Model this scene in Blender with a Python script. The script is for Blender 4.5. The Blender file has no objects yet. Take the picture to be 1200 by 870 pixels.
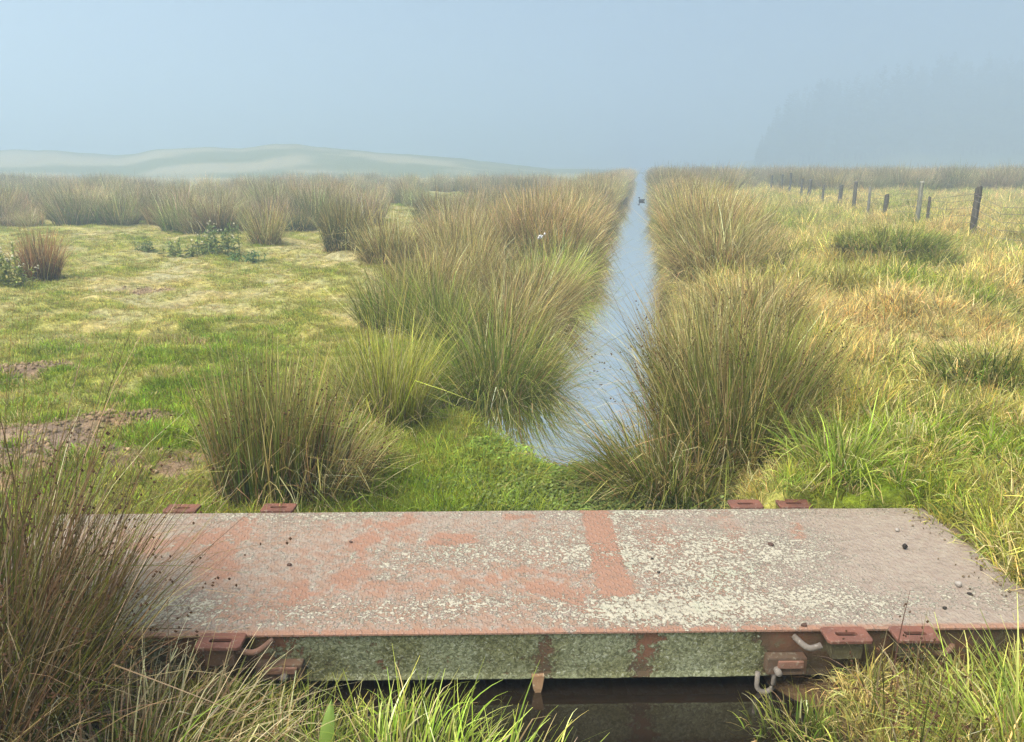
import bpy, math, random
import numpy as np
from mathutils import Vector, Matrix

random.seed(7)
RNG = np.random.default_rng(7)
sc = bpy.context.scene
COL = sc.collection
R = math.radians

# ------------------------------------------------------------------ camera
EYE = 1.6                      # eye above the bridge deck (deck top is z = 0)
PITCH = R(15.1)
FPX = 900.0                    # focal length in pixels of the 1200 x 870 photograph
cam = bpy.data.cameras.new('camera')
cam.lens = 36.0 * FPX / 1200.0
cam.sensor_width = 36.0
cam.sensor_fit = 'HORIZONTAL'
cam.clip_start = 0.05
cam.clip_end = 3000
camo = bpy.data.objects.new('camera', cam)
COL.objects.link(camo)
camo.location = (0, 0, EYE)
camo.rotation_euler = (math.pi / 2 - PITCH, 0, 0)
sc.camera = camo

# ------------------------------------------------------------------ world, sun, exposure
SUN_EL, SUN_AZ = R(60), R(-125)         # azimuth from +Y towards +X: the sun stands left, a little behind the camera
world = bpy.data.worlds.new('World')
sc.world = world
world.use_nodes = True
nt = world.node_tree
nt.nodes.clear()
out = nt.nodes.new('ShaderNodeOutputWorld')
bg = nt.nodes.new('ShaderNodeBackground')
sky = nt.nodes.new('ShaderNodeTexSky')
sky.sky_type = 'NISHITA'
sky.sun_disc = False
sky.sun_elevation = SUN_EL
sky.sun_rotation = SUN_AZ
sky.air_density = 1.0
sky.dust_density = 3.0
mixn = nt.nodes.new('ShaderNodeMix')
mixn.data_type = 'RGBA'
mixn.inputs[0].default_value = 0.88        # high cloud veil over the blue
mixn.inputs[7].default_value = (.27, .50, .98, 1)
nt.links.new(sky.outputs[0], mixn.inputs[6])
nt.links.new(mixn.outputs[2], bg.inputs[0])
bg.inputs[1].default_value = 0.050
nt.links.new(bg.outputs[0], out.inputs[0])

sun = bpy.data.lights.new('sun', 'SUN')
sun.energy = 1.5
sun.angle = R(48)
sun.color = (1.0, 0.96, 0.87)
suno = bpy.data.objects.new('sun', sun)
COL.objects.link(suno)
sd = Vector((math.sin(SUN_AZ) * math.cos(SUN_EL), math.cos(SUN_AZ) * math.cos(SUN_EL), math.sin(SUN_EL)))
suno.rotation_euler = sd.to_track_quat('Z', 'Y').to_euler()
suno.location = sd * 40

sc.view_settings.view_transform = 'Standard'
sc.view_settings.look = 'None'
sc.view_settings.gamma = 1.0
sc.view_settings.use_curve_mapping = False
sc.view_settings.exposure = 2.82
sc.render.engine = 'CYCLES'
sc.cycles.use_denoising = True
sc.cycles.denoising_prefilter = 'NONE'
sc.cycles.max_bounces = 6
sc.cycles.volume_bounces = 2
sc.cycles.transparent_max_bounces = 8

# ------------------------------------------------------------------ numpy noise and mapping
_perm = np.random.default_rng(3).random((256, 256))
def vnoise(x, y, seed=0):
    x = np.asarray(x, float) + seed * 17.31
    y = np.asarray(y, float) + seed * 9.77
    xi = np.floor(x).astype(int); yi = np.floor(y).astype(int)
    fx = x - xi; fy = y - yi
    fx = fx * fx * (3 - 2 * fx); fy = fy * fy * (3 - 2 * fy)
    g = lambda a, b: _perm[a & 255, b & 255]
    return (g(xi, yi) * (1 - fx) + g(xi + 1, yi) * fx) * (1 - fy) + (g(xi, yi + 1) * (1 - fx) + g(xi + 1, yi + 1) * fx) * fy
def fbm(x, y, seed=0, oct=4):
    a, f, tot, s = 0.5, 1.0, 0.0, 0.0
    for k in range(oct):
        s = s + a * vnoise(x * f, y * f, seed + k); tot += a; a *= 0.5; f *= 2.03
    return s / tot
def sst(a, b, v):
    u = np.clip((np.asarray(v, float) - a) / (b - a), 0, 1)
    return u * u * (3 - 2 * u)
def at(px, py, z=0.0):
    """photo pixel -> world point on the level z"""
    a, b = (px - 600) / FPX, (435 - py) / FPX
    d = Vector((a, math.cos(PITCH) + b * math.sin(PITCH), -math.sin(PITCH) + b * math.cos(PITCH)))
    k = (z - EYE) / d.z
    return Vector((d.x * k, d.y * k, z))
DD = np.array([0.1668, 0.9860])           # direction of the ditch
NN = np.array([0.9860, -0.1668])
def st(x, y):
    return x * DD[0] + y * DD[1], x * NN[0] + y * NN[1]
def xy(s, t):
    return s * DD[0] + t * NN[0], s * DD[1] + t * NN[1]
WATER = -0.25
# bridge footprint in its own frame
BR_YAW = R(1.0)
BR_C = Vector((0.0, 2.885, 0.0))
BR_X0, BR_X1, BR_HW = -2.15, 1.99, 0.495
def brloc(x, y):
    c, s_ = math.cos(BR_YAW), math.sin(BR_YAW)
    dx, dy = x - BR_C.x, y - BR_C.y
    return dx * c + dy * s_, -dx * s_ + dy * c
MOUND = at(1040, 318, 0.0)
SOIL = [(at(40, 545, -.08), .80), (at(145, 497, -.08), .33), (at(28, 436, -.08), .34), (at(170, 338, -.08), .3)]
def height(x, y):
    x = np.asarray(x, float); y = np.asarray(y, float)
    s, t = st(x, y)
    far = sst(60, 160, np.hypot(x, y))
    left = -0.09 + 0.26 * (fbm(x * .55, y * .55, 1) - .5) + 0.20 * (fbm(x * 2.0, y * 2.0, 5, 3) - .5)
    for p, r in SOIL[:2]:
        d = np.hypot(x - p.x, y - p.y) / r
        left = left + 0.13 * np.exp(-d * d) - 0.10 * np.exp(-((x - p.x) ** 2 + (y - p.y + r * .8) ** 2) / (r * .6) ** 2)
    right = 0.03 + 0.34 * (fbm(x * .6, y * .6, 2) - .5) + 0.50 * (fbm(x * 1.5, y * 1.5, 6, 3) - .5)
    d2 = ((x - MOUND.x) / .95) ** 2 + ((y - MOUND.y) / .8) ** 2
    right = right + 0.34 * np.exp(-d2)
    right = right + 0.10 * sst(1.9, 2.6, x) * (1 - sst(5.5, 7, y)) * sst(2.2, 2.9, y)
    g = np.where(t < -0.5, left, right)
    g = g * (1 - far) - 0.05 * far
    near = 1 - sst(2.25, 2.55, y)
    g = g * (1 - near) + -0.20 * near + 0.05 * (fbm(x * 2, y * 2, 3) - .5) * near
    wob = 0.30 * (fbm(s * .35, s * 0, 8, 3) - .5)
    wl = -1.12 + .30 * (1 - sst(4.2, 4.7, s)) + wob * .8 - 0.28 * np.exp(-((s - 5.1) / .5) ** 2)
    wr = 0.34 + 0.3 * (fbm(s * .4, s * 0 + 5, 9, 3) - .5)
    bl = sst(0, 1, (wl + .30 - t) / 0.95)
    brr = sst(0, 1, (t - wr + .22) / 0.75)
    k = np.maximum(bl, brr)
    z = -0.62 + (g + 0.62) * k
    fr = 4.62 + .14 * np.sin(t * 4.2) + .45 * (fbm(t * 2.5, t * 0, 95) - .5) + .60 * (1 - sst(-1.30, -1.05, t))
    plug = (1 - sst(-.10, .06, s - fr)) * sst(3.3, 3.5, s)
    z = np.maximum(z, -.62 + plug * (.62 - .252 + .035 * fbm(x * 4, y * 4, 17) + .055 * (1 - sst(-.9, -.3, t))))
    bx, by = brloc(x, y)
    inside = (bx > BR_X0 - .05) & (bx < BR_X1 - .03) & (np.abs(by) < BR_HW + .07)
    z = np.where(inside, np.minimum(z, -0.232), z)
    ed = (bx >= BR_X1 - .03) & (np.abs(by) < BR_HW + .35)
    fe = np.where(ed, 1 - sst(2.3, 3.0, bx), 0) * (1 - sst(BR_HW - .02, BR_HW + .35, np.abs(by)))
    z = z * (1 - fe) + (-.02 + .10 * sst(1.98, 2.35, bx) + .03 * (fbm(x * 6, y * 6, 15) - .5)) * fe
    return z
def H(x, y):
    return float(height(np.array([x]), np.array([y]))[0])

# ------------------------------------------------------------------ helpers
def tag(o, label=None, cat=None, group=None, kind=None):
    if label: o['label'] = label
    if cat: o['category'] = cat
    if group: o['group'] = group
    if kind: o['kind'] = kind
    return o
def link(name, me, parent=None, mat=None):
    o = bpy.data.objects.new(name, me)
    COL.objects.link(o)
    if mat is not None and me is not None and not me.materials: me.materials.append(mat)
    if parent is not None: o.parent = parent
    return o
def empty(name, loc, rz=0.0):
    o = bpy.data.objects.new(name, None)
    o.empty_display_size = 0.1
    o.location = loc; o.rotation_euler = (0, 0, rz)
    COL.objects.link(o)
    return o
def quads_mesh(name, V, F, cols=None, smooth=True, mats=()):
    me = bpy.data.meshes.new(name)
    V = np.ascontiguousarray(V, np.float32); F = np.ascontiguousarray(F, np.int32)
    k = F.shape[1]
    me.vertices.add(len(V)); me.vertices.foreach_set('co', V.ravel())
    me.loops.add(F.size); me.loops.foreach_set('vertex_index', F.ravel())
    me.polygons.add(len(F))
    me.polygons.foreach_set('loop_start', np.arange(0, F.size, k, dtype=np.int32))
    me.polygons.foreach_set('use_smooth', np.full(len(F), smooth, bool))
    if cols is not None:
        for nm, c in (cols.items() if isinstance(cols, dict) else (('col', cols),)):
            a = me.color_attributes.new(nm, 'FLOAT_COLOR', 'POINT')
            c4 = np.ones((len(V), 4), np.float32); c4[:, :c.shape[1]] = c
            a.data.foreach_set('color', c4.ravel())
    for m in mats: me.materials.append(m)
    me.update(calc_edges=True)
    me.validate()
    return me
def py_mesh(name, V, F, mat=None, smooth=False):
    me = bpy.data.meshes.new(name)
    me.from_pydata([tuple(v) for v in V], [], F)
    if smooth: me.polygons.foreach_set('use_smooth', [True] * len(F))
    if mat: me.materials.append(mat)
    me.update()
    return me
def join(parts):
    """[(V, F, C)] -> one"""
    Vs, Fs, Cs, o = [], [], [], 0
    for V, F, C in parts:
        Vs.append(V); Fs.append(F + o); Cs.append(C); o += len(V)
    return np.concatenate(Vs), np.concatenate(Fs), np.concatenate(Cs)

def blades(n, rng, r0, h, out=0.5, droop=0.6, width=0.004, seg=4, pal=None, hmin=0.55, lean=(0, 0), jitter=0.22,
           bright=0.42, base=None, elong=(1, 1), tipw=0.15, zfun=None, kink=0.0, azr=None, hi=.85, clumps=9, cspread=.13):
    """n bent strips growing from a disc; pal = list of (weight, root, mid, tip)"""
    ph = rng.random(n) * 2 * math.pi
    rr = np.sqrt(rng.random(n))
    bx = np.cos(ph) * rr * r0 * elong[0]; by = np.sin(ph) * rr * r0 * elong[1]
    bz = np.zeros(n) if zfun is None else zfun(bx, by)
    if azr is None:
        az = ph + rng.normal(0, .55, n)
    else:
        az = azr[0] + rng.normal(0, azr[1], n)
    th0 = out * rr * rng.uniform(.35, 1.0, n) + np.abs(rng.normal(0, jitter * .5, n))
    dr = droop * rng.random(n) ** 1.6
    L = h * rng.uniform(hmin, 1.04, n) * (1 - .18 * rr)
    wv = width * rng.uniform(.6, 1.4, n)
    cl = rng.integers(0, clumps, n)
    clean = rng.normal(0, cspread, (clumps, 2))[cl]
    L = L * rng.uniform(.72, 1.12, clumps)[cl]
    wa = az + math.pi / 2 + rng.normal(0, .6, n)
    P = np.stack([bx, by, bz], 1)
    tau = np.linspace(0, 1, seg + 1)
    pts = [P]
    lx, ly = lean
    kk = (rng.random(n) < kink)
    kt = rng.integers(1, seg, n) if seg > 1 else np.ones(n)
    for i in range(seg):
        tm = tau[i] + .5 / seg
        th = th0 + dr * (tm ** 1.5) * 1.6 + np.where(kk & (i >= kt), 1.3, 0)
        th = np.minimum(th, 2.5)
        d = np.stack([np.sin(th) * np.cos(az) + (lx + clean[:, 0]) * (.3 + tm), np.sin(th) * np.sin(az) + (ly + clean[:, 1]) * (.3 + tm), np.cos(th)], 1)
        d /= np.linalg.norm(d, axis=1)[:, None]
        P = P + d * (L / seg)[:, None]
        pts.append(P)
    W = np.stack([np.cos(wa), np.sin(wa), rng.normal(0, .15, n)], 1)
    V = np.zeros((n, seg + 1, 2, 3)); C = np.zeros((n, seg + 1, 2, 3))
    ws = np.array([p[0] for p in pal], float); ws /= ws.sum()
    ci = rng.choice(len(pal), n, p=ws)
    cr = np.array([p[1] for p in pal])[ci]; cm = np.array([p[2] for p in pal])[ci]; ct = np.array([p[3] for p in pal])[ci]
    br = np.exp(rng.normal(0, bright, n))[:, None]
    hue = 1 + rng.normal(0, .07, (n, 3))
    for i in range(seg + 1):
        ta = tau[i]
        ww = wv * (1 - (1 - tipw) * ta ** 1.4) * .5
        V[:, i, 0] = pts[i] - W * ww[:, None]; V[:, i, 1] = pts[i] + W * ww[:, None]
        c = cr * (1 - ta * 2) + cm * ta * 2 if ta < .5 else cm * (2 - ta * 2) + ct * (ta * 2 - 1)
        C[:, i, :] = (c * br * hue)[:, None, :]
    V = V.reshape(-1, 3); C = np.clip(C.reshape(-1, 3), 0.004, hi)
    b = (np.arange(n) * (seg + 1) * 2)[:, None]
    fs = []
    for i in range(seg):
        fs.append(np.concatenate([b + 2 * i, b + 2 * i + 1, b + 2 * i + 3, b + 2 * i + 2], 1))
    F = np.concatenate(fs, 0)
    return V, F, C, np.stack(pts, 1)

OCT = np.array([[1, 0, 0], [-1, 0, 0], [0, 1, 0], [0, -1, 0], [0, 0, 1], [0, 0, -1]], float)
OCF = np.array([[0, 2, 4], [2, 1, 4], [1, 3, 4], [3, 0, 4], [2, 0, 5], [1, 2, 5], [3, 1, 5], [0, 3, 5]])
def blobs(P, rad, rng, col):
    n = len(P)
    sc_ = np.asarray(rad).reshape(-1, 1, 1) * rng.uniform(.6, 1.3, (n, 1, 3))
    V = (OCT[None] * sc_ + P[:, None, :]).reshape(-1, 3)
    F = (OCF[None] + (np.arange(n) * 6)[:, None, None]).reshape(-1, 3)
    C = np.repeat(np.asarray(col)[None] * np.exp(rng.normal(0, .25, (n, 1))), 6, axis=0)
    return V, F, C
def seeds_on(pts, rng, frac, rad, col, lo=.72):
    """brown flower clusters on the side of the stems"""
    n = len(pts)
    pick = np.where(rng.random(n) < frac)[0]
    seg = pts.shape[1] - 1
    out_ = []
    for k in range(4):
        u = rng.uniform(lo, .93) * seg
        i = min(int(u), seg - 1); f = u - i
        p = pts[pick, i] * (1 - f) + pts[pick, i + 1] * f
        out_.append(p + rng.normal(0, rad * 1.6, p.shape))
    P = np.concatenate(out_)
    return blobs(P, np.full(len(P), rad), rng, col)

# ------------------------------------------------------------------ materials
def new_mat(name):
    m = bpy.data.materials.new(name); m.use_nodes = True
    m.node_tree.nodes.clear()
    o = m.node_tree.nodes.new('ShaderNodeOutputMaterial')
    return m, m.node_tree.nodes, m.node_tree.links, o
def blade_mat(name, mode, rough=.6, transl=.38, spec=.12):
    """mode: 'inst' = tinted by the scatter point, 'obj' = tinted by the object colour"""
    m, N, L, o = new_mat(name)
    a = N.new('ShaderNodeAttribute'); a.attribute_name = 'col'
    mx = N.new('ShaderNodeMix'); mx.data_type = 'RGBA'; mx.blend_type = 'MULTIPLY'; mx.inputs[0].default_value = 1
    L.new(a.outputs['Color'], mx.inputs[6])
    if mode == 'inst':
        t = N.new('ShaderNodeAttribute'); t.attribute_type = 'INSTANCER'; t.attribute_name = 'tint'
        L.new(t.outputs['Vector'], mx.inputs[7])
    else:
        t = N.new('ShaderNodeObjectInfo'); L.new(t.outputs['Color'], mx.inputs[7])
    gn = N.new('ShaderNodeMix'); gn.data_type = 'RGBA'; gn.blend_type = 'MULTIPLY'; gn.inputs[0].default_value = 1
    L.new(mx.outputs[2], gn.inputs[6]); gn.inputs[7].default_value = (1.10, 1.09, .86, 1) if mode == 'inst' else (1.55, 1.52, 1.18, 1)
    mx = gn
    p = N.new('ShaderNodeBsdfPrincipled'); p.inputs['Roughness'].default_value = rough
    p.inputs['Specular IOR Level'].default_value = spec
    tr = N.new('ShaderNodeBsdfTranslucent')
    L.new(mx.outputs[2], p.inputs['Base Color']); L.new(mx.outputs[2], tr.inputs['Color'])
    ms = N.new('ShaderNodeMixShader'); ms.inputs[0].default_value = transl
    L.new(p.outputs[0], ms.inputs[1]); L.new(tr.outputs[0], ms.inputs[2])
    L.new(ms.outputs[0], o.inputs[0])
    return m
M_INST = blade_mat('grass_scatter', 'inst')
M_BLADE = blade_mat('blade', 'obj')
M_SEED = blade_mat('seed', 'obj', .8, .05, .1)

class NB:
    """tiny node builder"""
    def __init__(s, name):
        s.m, s.N, s.L, s.o = new_mat(name)
    def n(s, t, **k):
        x = s.N.new(t)
        for a, b in k.items(): setattr(x, a, b)
        return x
    def noise(s, scale, detail=4, rough=.55, vec=None, dist=0):
        x = s.n('ShaderNodeTexNoise'); x.inputs['Scale'].default_value = scale; x.inputs['Detail'].default_value = detail
        x.inputs['Roughness'].default_value = rough; x.inputs['Distortion'].default_value = dist
        if vec is not None: s.L.new(vec, x.inputs['Vector'])
        return x.outputs['Fac']
    def vor(s, scale, vec=None, feat='F1', out='Distance'):
        x = s.n('ShaderNodeTexVoronoi', feature=feat); x.inputs['Scale'].default_value = scale
        if vec is not None: s.L.new(vec, x.inputs['Vector'])
        return x.outputs[out]
    def math(s, op, a, b=None, clamp=False):
        x = s.n('ShaderNodeMath', operation=op); x.use_clamp = clamp
        for i, v in ((0, a), (1, b)):
            if v is None: continue
            if isinstance(v, (int, float)): x.inputs[i].default_value = v
            else: s.L.new(v, x.inputs[i])
        return x.outputs[0]
    def ramp(s, v, a, b, lo=0.0, hi=1.0):
        x = s.n('ShaderNodeMapRange'); x.interpolation_type = 'SMOOTHSTEP'
        s.L.new(v, x.inputs[0])
        for i, q in ((1, a), (2, b), (3, lo), (4, hi)): x.inputs[i].default_value = q
        return x.outputs[0]
    def mix(s, f, a, b, bt='MIX'):
        x = s.n('ShaderNodeMix', data_type='RGBA', blend_type=bt)
        for i, v in ((0, f), (6, a), (7, b)):
            if isinstance(v, (int, float)): x.inputs[i].default_value = v
            elif isinstance(v, tuple): x.inputs[i].default_value = v + (1,) if len(v) == 3 else v
            else: s.L.new(v, x.inputs[i])
        return x.outputs[2]
    def attr(s, nm, out='Color'):
        x = s.n('ShaderNodeAttribute'); x.attribute_name = nm; return x.outputs[out]
    def coord(s, out='Object'):
        return s.n('ShaderNodeTexCoord').outputs[out]
    def bump(s, h, strength=.5, dist=.01, normal=None):
        x = s.n('ShaderNodeBump'); x.inputs['Strength'].default_value = strength; x.inputs['Distance'].default_value = dist
        s.L.new(h, x.inputs['Height'])
        if normal is not None: s.L.new(normal, x.inputs['Normal'])
        return x.outputs[0]
    def bsdf(s, col, rough=.8, spec=.3, metal=0.0, normal=None):
        p = s.n('ShaderNodeBsdfPrincipled')
        for nm, v in (('Base Color', col), ('Roughness', rough), ('Specular IOR Level', spec), ('Metallic', metal)):
            if isinstance(v, (int, float)): p.inputs[nm].default_value = v
            elif isinstance(v, tuple): p.inputs[nm].default_value = v + (1,)
            else: s.L.new(v, p.inputs[nm])
        if normal is not None: s.L.new(normal, p.inputs['Normal'])
        s.L.new(p.outputs[0], s.o.inputs[0])
        return s.m

def mat_ground():
    b = NB('ground'); co = b.coord()
    c = b.attr('col')
    n1 = b.noise(1.3, 6, .6, co); n2 = b.noise(14, 5, .65, co); n3 = b.noise(70, 3, .6, co)
    c = b.mix(b.ramp(n1, .35, .7), c, b.mix(1.0, c, (1.25, 1.1, .8), 'MULTIPLY'))
    c = b.mix(1.0, c, b.mix(b.ramp(n2, .3, .7), (.62, .62, .6), (1.3, 1.25, 1.15)), 'MULTIPLY')
    c = b.mix(1.0, c, b.mix(b.ramp(n3, .3, .7), (.75, .75, .75), (1.2, 1.2, 1.2)), 'MULTIPLY')
    h = b.math('ADD', b.math('MULTIPLY', n2, 1.0), b.math('MULTIPLY', n3, .35))
    return b.bsdf(c, .95, .1, 0, b.bump(h, .9, .04))
def mat_water():
    b = NB('water'); co = b.coord()
    n = b.noise(2.2, 3, .5, co); n2 = b.noise(9, 2, .5, co)
    h = b.math('ADD', b.math('MULTIPLY', n, 1.0), b.math('MULTIPLY', n2, .08))
    c = b.mix(b.noise(.8, 3, .5, co), (.016, .011, .007), (.011, .008, .005))
    nm = b.bump(h, .035, .03)
    df = b.n('ShaderNodeBsdfDiffuse'); b.L.new(c, df.inputs[0])
    gl = b.n('ShaderNodeBsdfGlossy'); gl.inputs['Roughness'].default_value = .03; b.L.new(nm, gl.inputs['Normal'])
    gl.inputs['Color'].default_value = (.99, .98, .95, 1)
    lw = b.n('ShaderNodeLayerWeight'); b.L.new(nm, lw.inputs['Normal'])
    ms = b.n('ShaderNodeMixShader'); b.L.new(b.ramp(lw.outputs['Facing'], .30, .70, .06, .98), ms.inputs[0])
    b.L.new(df.outputs[0], ms.inputs[1]); b.L.new(gl.outputs[0], ms.inputs[2]); b.L.new(ms.outputs[0], b.o.inputs[0])
    return b.m
M_GROUND = mat_ground(); M_WATER = mat_water()

def mat_deck():
    b = NB('deck_rust_lichen'); co = b.coord()
    # large masks painted as wear: R = rust strip, G = lichen cover, B = grey film
    a = b.attr('wear'); sp = b.n('ShaderNodeSeparateColor'); b.L.new(a, sp.inputs[0])
    strip, lich, grey = sp.outputs[0], sp.outputs[1], sp.outputs[2]
    nA = b.noise(3.5, 6, .65, co); nB = b.noise(22, 5, .62, co, .4); nC = b.noise(75, 4, .65, co, .3); nD = b.noise(220, 3, .6, co)
    rust = b.mix(b.ramp(nA, .3, .7), (.30, .20, .14), (.30, .175, .11))
    rust = b.mix(b.ramp(nB, .4, .65), rust, (.33, .25, .195))
    film = b.mix(b.ramp(nB, .35, .65), (.285, .215, .165), (.34, .27, .205))
    g = b.math('ADD', grey, b.math('MULTIPLY', b.math('SUBTRACT', nB, .5), 1.1), True)
    c = b.mix(b.ramp(g, .22, .85), rust, film)
    red = b.mix(nC, (.285, .14, .085), (.345, .20, .135))
    sfac = b.math('SUBTRACT', b.math('MULTIPLY', strip, 1.0), b.math('MULTIPLY', b.ramp(nB, .5, .75), .55), True)
    c = b.mix(b.ramp(sfac, .12, .6), c, red)
    # lichen crust: patchy flakes
    lf = b.math('ADD', b.math('ADD', lich, b.math('MULTIPLY', b.math('SUBTRACT', nB, .5), .85)), b.math('MULTIPLY', b.math('SUBTRACT', nC, .5), 2.1))
    lfac = b.ramp(lf, .54, .68)
    lcol = b.mix(b.ramp(nC, .35, .68), (.35, .31, .225), (.48, .42, .31))
    lcol = b.mix(b.ramp(nA, .52, .68), lcol, (.40, .38, .27))
    c = b.mix(lfac, c, lcol)
    # streaks of dirt
    mp = b.n('ShaderNodeMapping'); mp.inputs['Scale'].default_value = (1.0, 3.2, 1); b.L.new(co, mp.inputs[0])
    dn = b.noise(6, 6, .7, mp.outputs[0], .6)
    c = b.mix(b.math('MULTIPLY', b.ramp(dn, .50, .72), .45), c, (.15, .115, .085))
    # dark grit
    grit = b.ramp(b.noise(90, 3, .6, co), .62, .70)
    c = b.mix(b.math('MULTIPLY', grit, .55), c, (.10, .085, .07))
    c = b.mix(1.0, c, b.mix(nD, (.72, .72, .72), (1.25, 1.25, 1.25)), 'MULTIPLY')
    # raised anti-skid pattern
    w = b.n('ShaderNodeTexWave', wave_type='BANDS', bands_direction='DIAGONAL'); w.inputs['Scale'].default_value = 13; b.L.new(co, w.inputs[0])
    w2 = b.n('ShaderNodeTexWave', wave_type='BANDS', bands_direction='X'); w2.inputs['Scale'].default_value = 17; b.L.new(co, w2.inputs[0])
    tread = b.math('MULTIPLY', b.ramp(w.outputs['Fac'], .45, .8), b.ramp(w2.outputs['Fac'], .3, .7))
    c = b.mix(b.math('MULTIPLY', tread, .10), c, (.42, .36, .33))
    h = b.math('ADD', b.math('MULTIPLY', tread, .22), b.math('ADD', b.math('MULTIPLY', lfac, .5), b.math('MULTIPLY', nC, .45)))
    return b.bsdf(c, .88, .25, 0, b.bump(h, 1.0, .009))
def mat_beam():
    b = NB('beam_lichen'); co = b.coord()
    a = b.attr('wear'); sp = b.n('ShaderNodeSeparateColor'); b.L.new(a, sp.inputs[0])
    lich = sp.outputs[1]
    nA = b.noise(5, 5, .6, co); nB = b.noise(30, 5, .65, co, .5); nC = b.noise(110, 3, .6, co)
    v = b.noise(70, 4, .7, co, 1.0)
    steel = b.mix(b.ramp(nA, .35, .65), (.085, .060, .034), (.16, .075, .042))
    steel = b.mix(b.ramp(nB, .5, .7), steel, (.12, .10, .055))
    lf = b.math('ADD', lich, b.math('ADD', b.math('MULTIPLY', b.math('SUBTRACT', nB, .5), 1.1), b.math('MULTIPLY', b.math('SUBTRACT', nC, .5), .6)))
    lfac = b.ramp(lf, .45, .62)
    lc = b.mix(b.ramp(nA, .4, .6), (.21, .205, .095), (.27, .275, .155))
    lc = b.mix(b.ramp(v, .38, .62), b.mix(b.ramp(nC, .52, .70), lc, (.42, .41, .30)), b.mix(1.0, lc, (.40, .40, .36), 'MULTIPLY'))
    c = b.mix(lfac, steel, lc)
    h = b.math('ADD', b.math('MULTIPLY', lfac, b.math('SUBTRACT', 1.0, v)), b.math('MULTIPLY', nC, .4))
    return b.bsdf(c, .9, .2, 0, b.bump(h, .9, .008))
def mat_rust(name, c0, c1, c2, bump=.7):
    b = NB(name); co = b.coord()
    n = b.noise(9, 5, .65, co); n2 = b.noise(60, 4, .6, co)
    c = b.mix(b.ramp(n, .35, .65), c0, c1); c = b.mix(b.ramp(n2, .55, .7), c, c2)
    return b.bsdf(c, .8, .3, 0, b.bump(n2, bump, .004))
M_DECK = mat_deck(); M_BEAM = mat_beam()
M_LUG = mat_rust('lug_red_paint', (.21, .083, .053), (.145, .062, .042), (.26, .16, .115))
M_IRON = mat_rust('iron_dark', (.10, .065, .04), (.16, .085, .05), (.20, .17, .12))
M_ROD = mat_rust('rod_rust', (.23, .115, .075), (.15, .08, .05), (.27, .19, .13), .8)
M_RODG = mat_rust('rod_grey', (.20, .17, .14), (.13, .10, .075), (.26, .22, .18), .8)
M_LBLOCK = mat_rust('block_lichen', (.12, .10, .05), (.075, .06, .03), (.20, .19, .10), .8)
M_WOODW = mat_rust('splinter_wood', (.34, .21, .11), (.26, .14, .07), (.45, .36, .24))
def mat_post():
    b = NB('post_wood'); co = b.coord()
    mp = b.n('ShaderNodeMapping'); mp.inputs['Scale'].default_value = (1, 1, .08); b.L.new(co, mp.inputs[0])
    n = b.noise(60, 4, .6, mp.outputs[0]); n2 = b.noise(6, 4, .6, co)
    oi = b.n('ShaderNodeObjectInfo')
    c = b.mix(b.ramp(n, .35, .65), (.10, .088, .072), (.24, .22, .19))
    c = b.mix(b.ramp(n2, .55, .75), c, (.17, .18, .12))
    c = b.mix(1.0, c, oi.outputs['Color'], 'MULTIPLY')
    return b.bsdf(c, .9, .2, 0, b.bump(n, .6, .01))
M_POST = mat_post()
M_WIRE = mat_rust('wire', (.22, .20, .18), (.16, .11, .08), (.28, .26, .24))
def flat(name, c, rough=.85):
    b = NB(name); co = b.coord(); n = b.noise(40, 3, .6, co)
    return b.bsdf(b.mix(n, tuple(v * .75 for v in c), tuple(v * 1.25 for v in c)), rough, .25, 0, b.bump(n, .4, .01))

# ------------------------------------------------------------------ the ground
def axis(segs):
    v = [segs[0][0]]
    for a, b_, n in segs:
        v += list(np.linspace(a, b_, n + 1)[1:])
    return np.array(v)
sg = axis([(-50, -2, 12), (-2, 1.4, 14), (1.4, 9, 118), (9, 20, 90), (20, 60, 90), (60, 620, 60)])
tg = axis([(-480, -60, 30), (-60, -14, 46), (-14, -6, 60), (-6, 5, 170), (5, 14, 80), (14, 60, 46), (60, 480, 30)])
S, T = np.meshgrid(sg, tg, indexing='ij')
GX, GY = xy(S, T)
GX = np.clip(GX, -500, 500)
GZ = height(GX, GY)
def soil_mask(x, y):
    m = np.zeros(np.shape(x))
    for p, r in SOIL:
        d = np.hypot((x - p.x) * .75, y - p.y) / r + 1.9 * (fbm(x * 3.5, y * 3.5, 31, 4) - .5)
        m = np.maximum(m, 1 - sst(.62, 1.0, d))
    bx, by = brloc(np.asarray(x), np.asarray(y))
    m = np.maximum(m, sst(1.86, 1.95, bx) * (1 - sst(2.0, 2.08, bx + .15 * (fbm(x * 5, y * 5, 3) - .5))) * (np.abs(by) < .48))
    return m
def lush(x, y):
    """0 = dry straw, 1 = bright green"""
    s, t = st(x, y)
    l_near = (1 - sst(6.2, 9.5, y + 2.2 * (fbm(x * .7, y * .7, 41) - .5)))
    l = np.clip(.36 + 1.5 * (fbm(x * .8, y * .8, 43) - .5) + 1.1 * (fbm(x * 3.1, y * 3.1, 47, 3) - .5) + .55 * l_near, 0, 1)
    r_ = np.clip(.34 + 2.4 * (fbm(x * 1.1, y * .8, 44) - .5) + 1.2 * (fbm(x * 3, y * 2.4, 46, 3) - .5), 0, 1)
    d2 = ((x - MOUND.x) / .9) ** 2 + ((y - MOUND.y) / .8) ** 2
    r_ = np.maximum(r_, .85 * np.exp(-d2))
    r_ = np.maximum(r_, .50 * (1 - sst(4.2, 6.4, y + .6 * (fbm(x * 1.3, y * 1.3, 48) - .5))) * sst(1.2, 2, x))
    return np.where(t < -.5, l, r_)
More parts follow.
